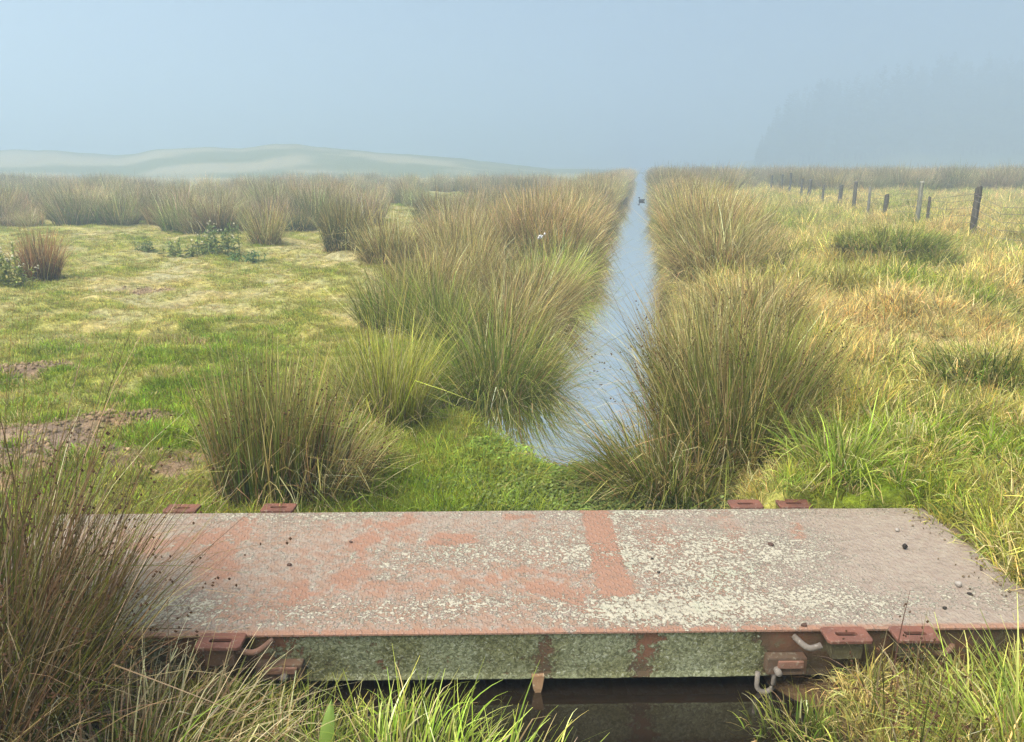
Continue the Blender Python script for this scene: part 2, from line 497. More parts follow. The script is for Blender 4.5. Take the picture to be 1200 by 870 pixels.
C_LUSH = np.array([.215, .300, .030]); C_OLIVE = np.array([.335, .335, .105]); C_STRAW = np.array([.50, .42, .225]); C_SOIL = np.array([.21, .15, .11])
C_LSTRAW = np.array([.40, .36, .195])
def grass_col(x, y):
    l = lush(x, y)[..., None]
    t = st(x, y)[1][..., None]
    straw = np.where(t < -.5, C_LSTRAW, C_STRAW)
    return np.where(l < .5, straw * (1 - 2 * l) + C_OLIVE * 2 * l, C_OLIVE * (2 - 2 * l) + C_LUSH * (2 * l - 1))
gc = grass_col(GX, GY) * 1.05
sm = soil_mask(GX, GY)[..., None]
gc = gc * (1 - sm) + C_SOIL * (.8 + .9 * fbm(GX * 4, GY * 4, 50)[..., None]) * sm
mud = np.maximum(1 - sst(-.25, -.17, GZ), (GY < 2.45) & (GY > -1))[..., None]
gc = gc * (1 - mud) + np.array([.085, .06, .042]) * mud
farf = sst(30, 90, np.hypot(GX, GY))[..., None]
fn = fbm(GX * .03, GY * .012, 60)[..., None]
gc = gc * (1 - farf) + (np.array([.15, .17, .07]) * (1 - sst(.42, .62, fn)) + np.array([.33, .30, .18]) * sst(.42, .62, fn)) * farf
ni, nj = GX.shape
idx = np.arange(ni * nj).reshape(ni, nj)
F = np.stack([idx[:-1, :-1], idx[:-1, 1:], idx[1:, 1:], idx[1:, :-1]], -1).reshape(-1, 4)[:, ::-1]
ground = link('ground', quads_mesh('ground', np.stack([GX, GY, GZ], -1).reshape(-1, 3), F, gc.reshape(-1, 3), True, [M_GROUND]))
tag(ground, kind='structure')

# water in the ditch
ws_ = axis([(-9, 20, 60), (20, 440, 60)]); wt = np.linspace(-2.6, 1.6, 9)
S2, T2 = np.meshgrid(ws_, wt, indexing='ij'); WX, WY = xy(S2, T2)
ni, nj = WX.shape; idx = np.arange(ni * nj).reshape(ni, nj)
F = np.stack([idx[:-1, :-1], idx[:-1, 1:], idx[1:, 1:], idx[1:, :-1]], -1).reshape(-1, 4)[:, ::-1]
tag(link('water', quads_mesh('water', np.stack([WX, WY, WX * 0 + WATER], -1).reshape(-1, 3), F, None, True, [M_WATER])), kind='structure')

gs = np.random.default_rng(55)
ps = []
for p, r in SOIL:
    m_ = int(420 * r / .4); q = gs.normal(0, .55, (m_, 2)) * r
    X_, Y_ = p.x + q[:, 0] * 1.25, p.y + q[:, 1]
    kk_ = gs.random(m_) < soil_mask(X_, Y_)
    ps.append(np.stack([X_[kk_], Y_[kk_], height(X_[kk_], Y_[kk_]) + .002], 1))
ps = np.concatenate(ps)
V, F, C = blobs(ps, gs.uniform(.004, .022, len(ps)) ** 1.0, gs, (.17, .12, .085))
tag(link('soil_clods', quads_mesh('soil_clods', V, F, C, True, [M_SEED])), 'loose brown clods on the bare earth patches of the pasture', 'soil', None, 'stuff')
# hills: far dunes on the left, a rise under the plantation on the right
def hill_mesh(name, px, py, r0, r1, r2, seed, col_a, col_b, rough):
    pa = np.linspace(px[0], px[-1], 150)
    prof = np.interp(pa, px, py) + 6.5 * (fbm(pa * .022, pa * 0, seed) - .5)
    rs = np.concatenate([np.linspace(r0, r1, 26), np.linspace(r1, r2, 8)[1:]])
    A, RR = np.meshgrid((pa - 600) / 932.0, rs, indexing='ij')
    Zp = np.meshgrid((192 - prof) / 932.0, rs, indexing='ij')[0] * r1 + EYE
    X = A * RR; Y = RR
    u = sst(r0, r1, RR)
    Z = -1.0 + (Zp + 1.0) * u * (1 - .55 * sst(r1, r2, RR)) + rough * (fbm(X * .035, Y * .035, seed + 2) - .5) * u * (1 - .55 * np.exp(-((RR - r1) / 14) ** 2))
    ni, nj = X.shape; idx = np.arange(ni * nj).reshape(ni, nj)
    F = np.stack([idx[:-1, :-1], idx[:-1, 1:], idx[1:, 1:], idx[1:, :-1]], -1).reshape(-1, 4)
    n = (sst(.44, .56, fbm(X * .05, Y * .10, seed + 4)) * (1 - sst(r1 - 14, r1 - 4, RR)))[..., None]
    C = np.array(col_a) * (1 - n) + np.array(col_b) * n
    me = quads_mesh(name, np.stack([X, Y, Z], -1).reshape(-1, 3), F, C.reshape(-1, 3), True, [M_GROUND])
    return tag(link(name, me), kind='structure')
hill_mesh('hills', [-420, -200, 0, 60, 100, 140, 190, 240, 300, 340, 400, 480, 560, 640, 720, 800], [184, 176, 176, 175, 179, 182, 176, 174, 171, 170, 174, 181, 189, 198, 204, 208],
          85, 140, 210, 70, (.13, .155, .065), (.29, .275, .18), 2.4)
hill_mesh('wooded_rise', [780, 850, 900, 980, 1100, 1300, 1600], [202, 196, 184, 164, 148, 146, 150], 215, 300, 350, 80, (.13, .16, .07), (.2, .2, .1), 2.0)

# ------------------------------------------------------------------ scatter by geometry nodes
def scatter(name, P, rot, scl, tint, ind, variants, label, cat=None):
    """variants: list of meshes; one stuff object whose points carry the copies"""
    coll = bpy.data.collections.new(name + '_source')
    for i, me in enumerate(variants):
        o = bpy.data.objects.new('%s_tuft_%02d' % (name, i), me); coll.objects.link(o)
    n = len(P)
    me = bpy.data.meshes.new(name)
    me.vertices.add(n); me.vertices.foreach_set('co', np.ascontiguousarray(P, np.float32).ravel())
    for nm, ty, dat, key in (('rot', 'FLOAT_VECTOR', rot, 'vector'), ('tint', 'FLOAT_VECTOR', tint, 'vector'), ('scl', 'FLOAT', scl, 'value'), ('ind', 'INT', ind, 'value')):
        a = me.attributes.new(nm, ty, 'POINT')
        a.data.foreach_set(key, np.ascontiguousarray(dat, np.int32 if ty == 'INT' else np.float32).ravel())
    ng = bpy.data.node_groups.new(name, 'GeometryNodeTree')
    ng.interface.new_socket('Geometry', in_out='INPUT', socket_type='NodeSocketGeometry')
    ng.interface.new_socket('Geometry', in_out='OUTPUT', socket_type='NodeSocketGeometry')
    gi = ng.nodes.new('NodeGroupInput'); go = ng.nodes.new('NodeGroupOutput')
    ip = ng.nodes.new('GeometryNodeInstanceOnPoints')
    ci = ng.nodes.new('GeometryNodeCollectionInfo'); ci.inputs['Collection'].default_value = coll
    ci.inputs['Separate Children'].default_value = True; ci.inputs['Reset Children'].default_value = True
    def na(nm, ty):
        x = ng.nodes.new('GeometryNodeInputNamedAttribute'); x.data_type = ty; x.inputs['Name'].default_value = nm
        return x.outputs['Attribute']
    e2r = ng.nodes.new('FunctionNodeEulerToRotation')
    ng.links.new(na('rot', 'FLOAT_VECTOR'), e2r.inputs[0])
    ng.links.new(gi.outputs[0], ip.inputs['Points'])
    ng.links.new(ci.outputs[0], ip.inputs['Instance'])
    ip.inputs['Pick Instance'].default_value = True
    ng.links.new(na('ind', 'INT'), ip.inputs['Instance Index'])
    ng.links.new(e2r.outputs[0], ip.inputs['Rotation'])
    ng.links.new(na('scl', 'FLOAT'), ip.inputs['Scale'])
    ng.links.new(ip.outputs[0], go.inputs[0])
    o = link(name, me)
    md = o.modifiers.new('scatter', 'NODES'); md.node_group = ng
    tag(o, label, cat, None, 'stuff')
    return o
def frustum_points(n, r0, r1, power, rng, half=R(47)):
    """points round the view, thinning out with distance (density ~ r^-power)"""
    u = rng.random(n)
    e = 2 - power
    r = (r0 ** e + u * (r1 ** e - r0 ** e)) ** (1 / e)
    a = rng.uniform(-half, half, n)
    return r * np.sin(a), r * np.cos(a)

W3 = (1.0, 1.0, 1.0)
def tuft(rng, n, r0, h, out_, droop, width, seg, spread=.12, hmin=.35):
    # neutral blades: the tint of each point gives the colour
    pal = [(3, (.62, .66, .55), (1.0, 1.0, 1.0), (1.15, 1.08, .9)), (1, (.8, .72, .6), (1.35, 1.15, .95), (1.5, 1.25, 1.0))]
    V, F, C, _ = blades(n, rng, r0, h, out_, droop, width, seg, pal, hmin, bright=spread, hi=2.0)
    return V, F, np.clip(C, 0, 2)
def tuft_mesh(name, *a, **k):
    V, F, C = tuft(*a, **k)
    return quads_mesh(name, V, F, C, True, [M_INST])
def in_bridge(x, y, m=.03):
    bx, by = brloc(x, y)
    return (bx > BR_X0 - m) & (bx < 1.975 + .02 * np.sin(by * 9) + .02 * np.sin(by * 23 + 1)) & (np.abs(by) < BR_HW + m)
def off_hero(x, y):
    return np.ones(len(x), bool)

rng = np.random.default_rng(11)
# --- short grazed grass on the left
short = [tuft_mesh('short_grass_tuft', rng, 40, .085, .060, 1.0, .9, .0055, 2, .25) for _ in range(5)]
x, y = frustum_points(210000, 1.6, 45, 1.25, rng)
s_, t_ = st(x, y); z = height(x, y)
sm = soil_mask(x, y)
keep = (t_ < -.8) & (z > -.235) & ~in_bridge(x, y) & (rng.random(len(x)) > sm * .93) & (y > 1.7)
x, y, z = x[keep], y[keep], z[keep]
n = len(x); lu = lush(x, y); rr = np.hypot(x, y)
tint = grass_col(x, y) * np.exp(rng.normal(0, .22, (n, 1))) * (1 + rng.normal(0, .07, (n, 3)))
dead = rng.random(n) < .12
tint[dead] = np.array([.45, .37, .21]) * np.exp(rng.normal(0, .2, (dead.sum(), 1)))
scl = (.42 + .62 * lu) * rng.uniform(.5, 1.35, n) * (1 + rr / 45)
rot = np.stack([rng.normal(0, .15, n), rng.normal(0, .15, n), rng.random(n) * 6.283], 1)
scatter('pasture_grass', np.stack([x, y, z - .006], 1), rot, scl, tint, rng.integers(0, 5, n), short, 'short green and straw pasture grass left of the ditch', 'grass')

# --- long dry grass on the right
longg = [tuft_mesh('long_grass_tuft', rng, 24, .075, .27, 1.0, 1.9, .0072, 4, .42, .25) for _ in range(6)]
x, y = frustum_points(150000, 2.0, 60, 1.2, rng)
s_, t_ = st(x, y); z = height(x, y)
sm = soil_mask(x, y)
keep = (t_ > .3) & (z > -.235) & ~in_bridge(x, y, .04) & (rng.random(len(x)) > sm * .9) & (y > 1.9)
keep &= ~((y < 2.5) & (x < 1.15))
x, y, z = x[keep], y[keep], z[keep]
n = len(x); lu = lush(x, y); rr = np.hypot(x, y)
tint = grass_col(x, y) * np.exp(rng.normal(0, .25, (n, 1))) * (1 + rng.normal(0, .07, (n, 3)))
dead = rng.random(n) < .22
tint[dead] = np.array([.64, .54, .33]) * np.exp(rng.normal(0, .2, (dead.sum(), 1)))
hz = .30 + 1.25 * fbm(x * 1.6, y * 1.6, 71) + .25 * sst(5, 8, y)
edge = (1 - sst(2.0, 2.7, x)) * (y < 3.9)
scl = hz * rng.uniform(.6, 1.25, n) * (1 - .30 * edge) * (1 + rr / 70)
rot = np.stack([rng.normal(0, .22, n), rng.normal(0, .22, n), rng.random(n) * 6.283], 1)
scatter('dry_long_grass', np.stack([x, y, z - .01], 1), rot, scl, tint, rng.integers(0, 6, n), longg, 'long golden and green grass right of the ditch', 'grass')

# --- lush soft grass down the left bank behind the bridge, and a few longer tufts in the pasture
lushg = [tuft_mesh('lush_grass_tuft', rng, 34, .07, .17, .9, 1.5, .0042, 3, .2, .35) for _ in range(4)]
x, y = frustum_points(60000, 3.2, 40, 1.2, rng)
s_, t_ = st(x, y); z = height(x, y)
wgt = np.exp(-((t_ + 1.4) / .75) ** 2) * 1.3 + .5 * (1 - sst(4.4, 5.0, s_)) * (t_ > -1.4) + .05 * sst(.55, .65, fbm(x * .6, y * .6, 91))
keep = (t_ < -.25) & (z > -.25) & ~in_bridge(x, y, .04) & (rng.random(len(x)) < wgt)
x, y, z = x[keep], y[keep], z[keep]; n = len(x)
tint = (C_LUSH * .6 + C_OLIVE * .4) * np.exp(rng.normal(0, .25, (n, 1))) * (1 + rng.normal(0, .08, (n, 3)))
g2 = sst(.4, .6, fbm(x * 1.2, y * 1.2, 93))[:, None]
tint = tint * (1 - .5 * g2) + np.array([.16, .26, .03]) * .5 * g2
scl = rng.uniform(.5, 1.25, n)
rot = np.stack([rng.normal(0, .2, n), rng.normal(0, .2, n), rng.random(n) * 6.283], 1)
scatter('bank_grass', np.stack([x, y, z - .01], 1), rot, scl, tint, rng.integers(0, 4, n), lushg, 'soft bright green grass along the left ditch bank', 'grass')

# --- floating leafy mat on the water behind the bridge
def leaf_cluster(rng, n, r0, size):
    ph = rng.random(n) * 6.283; rr = r0 * np.sqrt(rng.random(n))
    cx, cy, cz = np.cos(ph) * rr, np.sin(ph) * rr, rng.uniform(.003, .042, n) * (1 - .4 * rr / r0)
    a = rng.random(n) * 6.283; sz = size * rng.uniform(.5, 1.2, n)
    ux, uy = np.cos(a), np.sin(a); tz = rng.normal(.1, .45, n); tz2 = rng.normal(0, .35, n)
    V = np.zeros((n, 6, 3))
    prof = [(0, -.5, -.12), (.42, -.2, .02), (.38, .25, .02), (0, .55, -.08), (-.38, .25, .02), (-.42, -.2, .02)]
    for i, (p, q, w) in enumerate(prof):
        V[:, i, 0] = cx + sz * (ux * q - uy * p); V[:, i, 1] = cy + sz * (uy * q + ux * p)
        V[:, i, 2] = cz + sz * (q * tz + p * tz2 + w)
    b = (np.arange(n) * 6)[:, None]
    F = np.concatenate([b + [[0, 1, 2, 3]], b + [[0, 3, 4, 5]]], 0)
    C = np.repeat(np.exp(rng.normal(0, .22, (n, 1))) * (1 + rng.normal(0, .06, (n, 3))), 6, 0)
    return V.reshape(-1, 3), F, C
cress = [quads_mesh('cress', *leaf_cluster(rng, 60, .10, .017), True, [M_INST]) for _ in range(4)]
n = 5200
s_ = rng.uniform(3.2, 5.4, n); t_ = rng.uniform(-1.1, .6, n)
front = 4.70 + .14 * np.sin(t_ * 4.2) + .45 * (fbm(t_ * 2.5, s_ * 0, 95) - .5) + .60 * (1 - sst(-1.30, -1.05, t_)) + rng.normal(0, .05, n)
keep = (s_ < front) & (rng.random(n) < .25 + .75 * sst(-.95, -.35, t_)) & (s_ > 3.4 + .3 * vnoise(t_ * 4, t_ * 0, 5))
x, y = xy(s_[keep], t_[keep]); n = len(x)
z = np.maximum(height(x, y), WATER + .002)
k2 = z < -.15
x, y, z = x[k2], y[k2], z[k2]; n = len(x)
gq = sst(.35, .65, fbm(x * 2.2, y * 2.2, 96))[:, None]
tint = (np.array([.21, .25, .095]) * (1 - gq) + np.array([.21, .29, .060]) * gq) * np.exp(rng.normal(0, .25, (n, 1)))
greyer = (sst(-.2, .5, st(x, y)[1]) * .6)[:, None]
tint = tint * (1 - greyer) + np.array([.24, .25, .14]) * greyer
rot = np.stack([rng.normal(0, .12, n), rng.normal(0, .12, n), rng.random(n) * 6.283], 1)
scatter('water_cress_mat', np.stack([x, y, z], 1), rot, rng.uniform(.6, 1.25, n), tint, rng.integers(0, 4, n), cress, 'mat of small bright green leaves floating behind the bridge', 'water plants')

# ------------------------------------------------------------------ rush tussocks
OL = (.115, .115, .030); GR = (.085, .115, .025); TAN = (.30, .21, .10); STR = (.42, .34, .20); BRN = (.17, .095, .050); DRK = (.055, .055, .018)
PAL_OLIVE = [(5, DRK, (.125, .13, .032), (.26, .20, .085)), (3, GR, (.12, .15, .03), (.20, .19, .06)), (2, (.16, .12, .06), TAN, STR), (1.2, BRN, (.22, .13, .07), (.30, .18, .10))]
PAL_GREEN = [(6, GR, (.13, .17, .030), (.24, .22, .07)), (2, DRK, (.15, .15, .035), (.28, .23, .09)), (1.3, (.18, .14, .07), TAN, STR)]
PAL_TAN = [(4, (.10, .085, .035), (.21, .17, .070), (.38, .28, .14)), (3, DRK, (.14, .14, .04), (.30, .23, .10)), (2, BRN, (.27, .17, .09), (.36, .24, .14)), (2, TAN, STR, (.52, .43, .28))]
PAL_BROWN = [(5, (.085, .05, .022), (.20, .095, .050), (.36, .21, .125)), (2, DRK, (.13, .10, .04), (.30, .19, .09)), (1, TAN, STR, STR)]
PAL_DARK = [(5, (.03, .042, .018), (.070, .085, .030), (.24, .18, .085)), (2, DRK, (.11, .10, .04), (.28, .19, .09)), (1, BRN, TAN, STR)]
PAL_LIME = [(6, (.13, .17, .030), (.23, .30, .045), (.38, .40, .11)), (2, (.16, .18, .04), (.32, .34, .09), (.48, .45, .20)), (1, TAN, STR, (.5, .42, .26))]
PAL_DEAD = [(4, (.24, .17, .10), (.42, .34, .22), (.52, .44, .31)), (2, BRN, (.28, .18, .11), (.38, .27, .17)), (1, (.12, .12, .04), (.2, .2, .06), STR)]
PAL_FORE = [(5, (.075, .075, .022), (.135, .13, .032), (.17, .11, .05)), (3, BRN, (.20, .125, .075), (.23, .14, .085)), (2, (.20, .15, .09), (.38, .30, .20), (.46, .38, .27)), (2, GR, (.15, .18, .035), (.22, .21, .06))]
PAL_YEL = [(5, (.12, .135, .025), (.24, .24, .040), (.42, .36, .10)), (2, (.1, .11, .03), (.19, .20, .05), (.34, .29, .10)), (1, TAN, STR, STR)]

def tussock(loc, label, h, r0, n, pal, out_=.55, droop=.7, width=.0045, lean=(0, 0), seg=4, dead=.18, seeds=0.0, elong=(1, 1),
            seed=0, name='rush_tussock', cat='rush', group=None, hmin=.5, dead_droop=1.6, kink=.08, deadpal=PAL_DEAD, seedrad=.006, deadlen=.85, tint=(.86, .90, .88), cspread=.13):
    g = np.random.default_rng(1000 + seed)
    root = empty(name, loc)
    tag(root, label, cat, group)
    n = int(n * .78); width = width * 1.32
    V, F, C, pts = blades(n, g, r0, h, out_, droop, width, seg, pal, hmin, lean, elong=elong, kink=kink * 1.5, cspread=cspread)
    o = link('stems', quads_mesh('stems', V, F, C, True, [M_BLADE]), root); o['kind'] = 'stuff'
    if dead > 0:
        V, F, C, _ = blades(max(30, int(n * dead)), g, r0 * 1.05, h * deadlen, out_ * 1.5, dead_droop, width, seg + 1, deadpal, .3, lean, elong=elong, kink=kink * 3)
        V2, F2, C2, _ = blades(max(40, int(n * .22)), g, r0 * 1.15, h * .42, 1.5, 1.6, width, 3, [(3, BRN, (.20, .14, .085), (.30, .23, .14)), (2, DRK, (.10, .085, .04), (.2, .15, .08))], .3, lean, elong=elong, kink=.4)
        V, F, C = join([(V, F, C), (V2, F2, C2)])
        o = link('dead_stems', quads_mesh('dead_stems', V, F, C, True, [M_BLADE]), root); o['kind'] = 'stuff'
    if seeds > 0:
        V, F, C = seeds_on(pts, g, seeds, seedrad, (.085, .045, .025))
        o = link('seed_heads', quads_mesh('seed_heads', V, F, C, False, [M_SEED]), root); o['kind'] = 'stuff'
    for ch in root.children: ch.color = tint + (1,)
    return root
def gp(px, py, z=0.0, dz=-.02):
    p = at(px, py, z); p.z = H(p.x, p.y) + dz
    return p
G1 = 'rush tussocks along the ditch'
# ------------------------------------------------------------------ the steel tread bridge
br = empty('steel_bridge', (BR_C.x, BR_C.y, -0.2), BR_YAW)
tag(br, 'weathered steel tread bridge panel with lichen crusted deck lying across the ditch', 'bridge')
ZO = 0.2                                   # parts are modelled with the deck top at z = 0
def bpart(name, me, mat=None):
    o = link(name, me, br, mat); o.location = (0, 0, ZO); return o
LX = BR_X1 - BR_X0
def deck():
    nx, ny = 430, 100
    X, Y = np.meshgrid(np.linspace(BR_X0, BR_X1, nx), np.linspace(-BR_HW, BR_HW, ny), indexing='ij')
    wob = (fbm(X * 3, Y * 3, 110) - .5)
    def rect(x0, x1, y0, y1, soft=.04, w=.34):
        xx = X + w * .5 * (fbm(X * 9, Y * 9, 111) - .5); yy = Y + w * (fbm(X * 9, Y * 9, 112) - .5)
        return sst(x0 - soft, x0 + soft, xx) * (1 - sst(x1 - soft, x1 + soft, xx)) * sst(y0 - soft, y0 + soft, yy) * (1 - sst(y1 - soft, y1 + soft, yy))
    strip = rect(.335 + 0, .465, -.27, .6, .022, .06) * 1.0
    def faint(*a, k=.6):
        return rect(*a) * k
    strip = np.maximum.reduce([strip, faint(-.70, -.60, -.3, .42, k=.40), faint(-1.28, -1.14, -.2, .45, k=.40), faint(-.45, .40, -.15, -.05, k=.45),
                               faint(-.02, .14, .34, .44, k=.75), faint(-.36, -.16, .14, .28, k=.65), faint(-1.9, -1.2, .12, .3, k=.35), faint(-.9, -.3, -.28, -.20, k=.45),
                               faint(.9, 1.05, .05, .45, k=.35), faint(-.85, -.45, .30, .40, k=.45), faint(.05, .3, -.30, -.2, k=.55), faint(1.25, 1.32, .1, .3, k=.55), faint(.55, .78, -.05, .42, k=.3)])
    strip = np.clip(strip + .30 * sst(.56, .72, fbm(X * 2.1, Y * 3.2, 113)) * (X < .9), 0, 1)
    strip = np.maximum(strip, .6 * sst(.455, .485, -Y))
    band = np.exp(-((Y + .34) / .12) ** 2) * .26 + np.exp(-((Y - .02) / .20) ** 2) * .10 + np.exp(-((Y - .45) / .05) ** 2) * .16
    lich = .40 + band + .62 * (fbm(X * 1.5, Y * 3.0, 114) - .47) - .30 * strip
    mid = np.exp(-((X - .95) / .45) ** 2) * .17
    lich = lich + mid - .34 * sst(1.25, 1.6, X + .3 * wob) - .12 * sst(-1.3, -1.6, X)
    grey = .46 + .7 * (fbm(X * 1.1, Y * 1.6, 115) - .5) + .40 * sst(.6, 1.4, X) + .15 * sst(.3, .45, Y)
    Z = .004 * (fbm(X * 2, Y * 2, 116) - .5)
    Z = Z + .0025 * np.clip(lich, 0, 1) * fbm(X * 45, Y * 45, 117, 2) - .0035
    # bent edge
    Z = Z - .004 * (np.abs(Y) > BR_HW - .008)
    top = np.stack([X, Y, Z], -1).reshape(-1, 3)
    C = np.stack([strip, np.clip(lich, 0, 1), np.clip(grey, 0, 1)], -1).reshape(-1, 3)
    idx = np.arange(nx * ny).reshape(nx, ny)
    F = np.stack([idx[:-1, :-1], idx[1:, :-1], idx[1:, 1:], idx[:-1, 1:]], -1).reshape(-1, 4)
    # skirt and underside, plate 12 mm thick
    per = np.concatenate([idx[:, 0], idx[-1, 1:], idx[-2::-1, -1], idx[0, -2:0:-1]])
    low = top[per].copy(); low[:, 2] = -.014
    b0 = len(top); m = len(per)
    k = np.arange(m); k2 = (k + 1) % m
    F2 = np.stack([per[k], b0 + k, b0 + k2, per[k2]], -1)
    V = np.concatenate([top, low]); CC = np.concatenate([C, C[per] * [0, .25, 0] + [.85, 0, 0]])
    c4 = [len(V) + i for i in range(4)]
    V = np.concatenate([V, [[BR_X0, -BR_HW, -.0142], [BR_X1, -BR_HW, -.0142], [BR_X1, BR_HW, -.0142], [BR_X0, BR_HW, -.0142]]])
    CC = np.concatenate([CC, np.tile([[.3, 0, .3]], (4, 1))])
    F = np.concatenate([F, F2, [[c4[0], c4[3], c4[2], c4[1]]]])
    return quads_mesh('deck_plate', V, F, {'wear': CC}, False, [M_DECK])
dk = bpart('deck_plate', deck())

def boxm(name, x0, x1, y0, y1, z0, z1, mat, bev=.0):
    import bmesh
    bm = bmesh.new()
    vs = [bm.verts.new(c) for c in ((x0, y0, z0), (x1, y0, z0), (x1, y1, z0), (x0, y1, z0), (x0, y0, z1), (x1, y0, z1), (x1, y1, z1), (x0, y1, z1))]
    for f in ((0, 3, 2, 1), (4, 5, 6, 7), (0, 1, 5, 4), (1, 2, 6, 5), (2, 3, 7, 6), (3, 0, 4, 7)): bm.faces.new([vs[i] for i in f])
    if bev > 0: bmesh.ops.bevel(bm, geom=bm.edges[:], offset=bev, segments=2, affect='EDGES')
    me = bpy.data.meshes.new(name); bm.to_mesh(me); bm.free()
    if mat: me.materials.append(mat)
    return me
def beam(ysign):
    # crusted channel face: dense sheet with relief, closed at the back
    nx, nz = 480, 26
    X, Z = np.meshgrid(np.linspace(BR_X0 + .01, BR_X1 - .01, nx), np.linspace(-.0155, -.195, nz), indexing='ij')
    lich = .42 + .9 * (fbm(X * 1.7, Z * 5, 120 + ysign) - .42) + .35 * sst(-1.1, -.5, X) * (1 - sst(.85, 1.0, X)) - .5 * np.exp(-((X - .47) / .07) ** 2) - .4 * sst(.75, .95, X) - .30 * np.exp(-((X + 1.0) / .15) ** 2) * sst(-.09, -.05, Z)
    lich = lich - .25 * np.exp(-((X - .11) / .03) ** 2)
    Yf = (.010 * np.clip(lich - .2, 0, 1) * (fbm(X * 30, Z * 30, 123, 3)) + .004 * fbm(X * 2, Z * 2, 124))
    Yf = Yf + .012 * sst(-.182, -.186, Z)            # bottom flange lip
    yb = BR_HW - .014
    Y = ysign * (yb + Yf)
    V = np.stack([X, Y, Z], -1).reshape(-1, 3)
    C = np.stack([X * 0, np.clip(lich, 0, 1), X * 0], -1).reshape(-1, 3)
    idx = np.arange(nx * nz).reshape(nx, nz)
    F = np.stack([idx[:-1, :-1], idx[:-1, 1:], idx[1:, 1:], idx[1:, :-1]], -1).reshape(-1, 4)
    if ysign > 0: F = F[:, ::-1]
    n0 = len(V); yi = ysign * (yb - .03)
    V = np.concatenate([V, [[BR_X0 + .01, yi, -.0155], [BR_X1 - .01, yi, -.0155], [BR_X1 - .01, yi, -.195], [BR_X0 + .01, yi, -.195]]])
    C = np.concatenate([C, np.zeros((4, 3))])
    a, b_, c, d = idx[0, 0], idx[-1, 0], idx[-1, -1], idx[0, -1]
    F = np.concatenate([F, [[n0, n0 + 1, n0 + 2, n0 + 3], [a, b_, n0 + 1, n0], [d, n0 + 3, n0 + 2, c], [a, n0, n0 + 3, d], [b_, c, n0 + 2, n0 + 1]]])
    return quads_mesh('side_beam', V, F, {'wear': C}, True, [M_BEAM])
bpart('side_beam', beam(-1)); bpart('side_beam', beam(1))
for i in range(9):
    xx = BR_X0 + .12 + i * (LX - .24) / 8
    bpart('cross_member', boxm('cross_member', xx - .025, xx + .025, -BR_HW + .056, BR_HW - .056, -.15, -.0155, M_IRON))
for xx in (BR_X0 + .012, BR_X1 - .03):
    bpart('end_plate', boxm('end_plate', xx, xx + .018, -BR_HW + .056, BR_HW - .056, -.19, -.0165, M_IRON))

def lug_mesh():
    import bmesh
    w, d, sw, sd_, t = .158, .086, .076, .020, .012
    # top outline with a slot: two rings of eight points each
    def ring(hw, hd, ch):
        return [(-hw + ch, -hd), (hw - ch, -hd), (hw, -hd + ch), (hw, hd - ch), (hw - ch, hd), (-hw + ch, hd), (-hw, hd - ch), (-hw, -hd + ch)]
    o_, i_ = ring(w / 2, d / 2, .009), ring(sw / 2, sd_ / 2, .004)
    bm = bmesh.new()
    T = [bm.verts.new((x, y, 0)) for x, y in o_]; TI = [bm.verts.new((x, y, 0)) for x, y in i_]
    B = [bm.verts.new((x, y, -t)) for x, y in o_]; BI = [bm.verts.new((x, y, -t)) for x, y in i_]
    for k in range(8):
        q = (k + 1) % 8
        bm.faces.new((T[k], T[q], TI[q], TI[k])); bm.faces.new((B[q], B[k], BI[k], BI[q]))
        bm.faces.new((B[k], B[q], T[q], T[k])); bm.faces.new((TI[k], TI[q], BI[q], BI[k]))
    bmesh.ops.bevel(bm, geom=[e for e in bm.edges if e.is_boundary is False and abs(e.verts[0].co.z - e.verts[1].co.z) < 1e-6 and e.verts[0].co.z > -.001 and len({v.co.z for f in e.link_faces for v in f.verts}) > 1], offset=.002, segments=1, affect='EDGES')
    me = bpy.data.meshes.new('lug_plate'); bm.to_mesh(me); bm.free(); me.materials.append(M_LUG)
    return me
LUG = lug_mesh()
def tube_mesh(name, pts, rad, mat, sides=8, caps=True):
    pts = [Vector(p) for p in pts]; V, F = [], []
    up = Vector((0, 0, 1))
    for i, p in enumerate(pts):
        d = (pts[min(i + 1, len(pts) - 1)] - pts[max(i - 1, 0)]).normalized()
        a = d.cross(up) if abs(d.z) < .95 else d.cross(Vector((1, 0, 0)))
        a.normalize(); b_ = d.cross(a)
        r = rad[i] if isinstance(rad, (list, tuple)) else rad
        for k in range(sides):
            an = 2 * math.pi * k / sides
            V.append(p + a * math.cos(an) * r + b_ * math.sin(an) * r)
    for i in range(len(pts) - 1):
        for k in range(sides):
            q = (k + 1) % sides
            F.append((i * sides + k, i * sides + q, (i + 1) * sides + q, (i + 1) * sides + k))
    if caps:
        F.append(tuple(range(sides))[::-1]); F.append(tuple(range((len(pts) - 1) * sides, len(pts) * sides)))
    return py_mesh(name, V, F, mat, True)
def lug(x, side, tilt=0.0, block=True, rz=0.0):
    y = side * (BR_HW + .042)
    o = link('lug_plate', LUG, br); o.location = (x, y, ZO + .004); o.rotation_euler = (tilt, 0, rz)
    b_ = link('lug_block', boxm('lug_block', -.054, .054, -.024, .034, -.085, -.0145, M_LBLOCK if block else M_IRON, .004), br)
    b_.location = (x, y, ZO); 
    return o
def bx_of(px, py, z=0):
    p = at(px, py, z); return brloc(p.x, p.y)[0]
for px, py in ((215, 594), (328, 593), (872, 589), (928, 588)):
    lug(bx_of(px, py), 1, -.02 if px < 600 else .03, False, random.uniform(-.02, .02))
for px, py in ((259, 751), (989, 740), (1068, 738)):
    lug(bx_of(px, py), -1, .02, px > 600, random.uniform(-.02, .02))
YF = -BR_HW
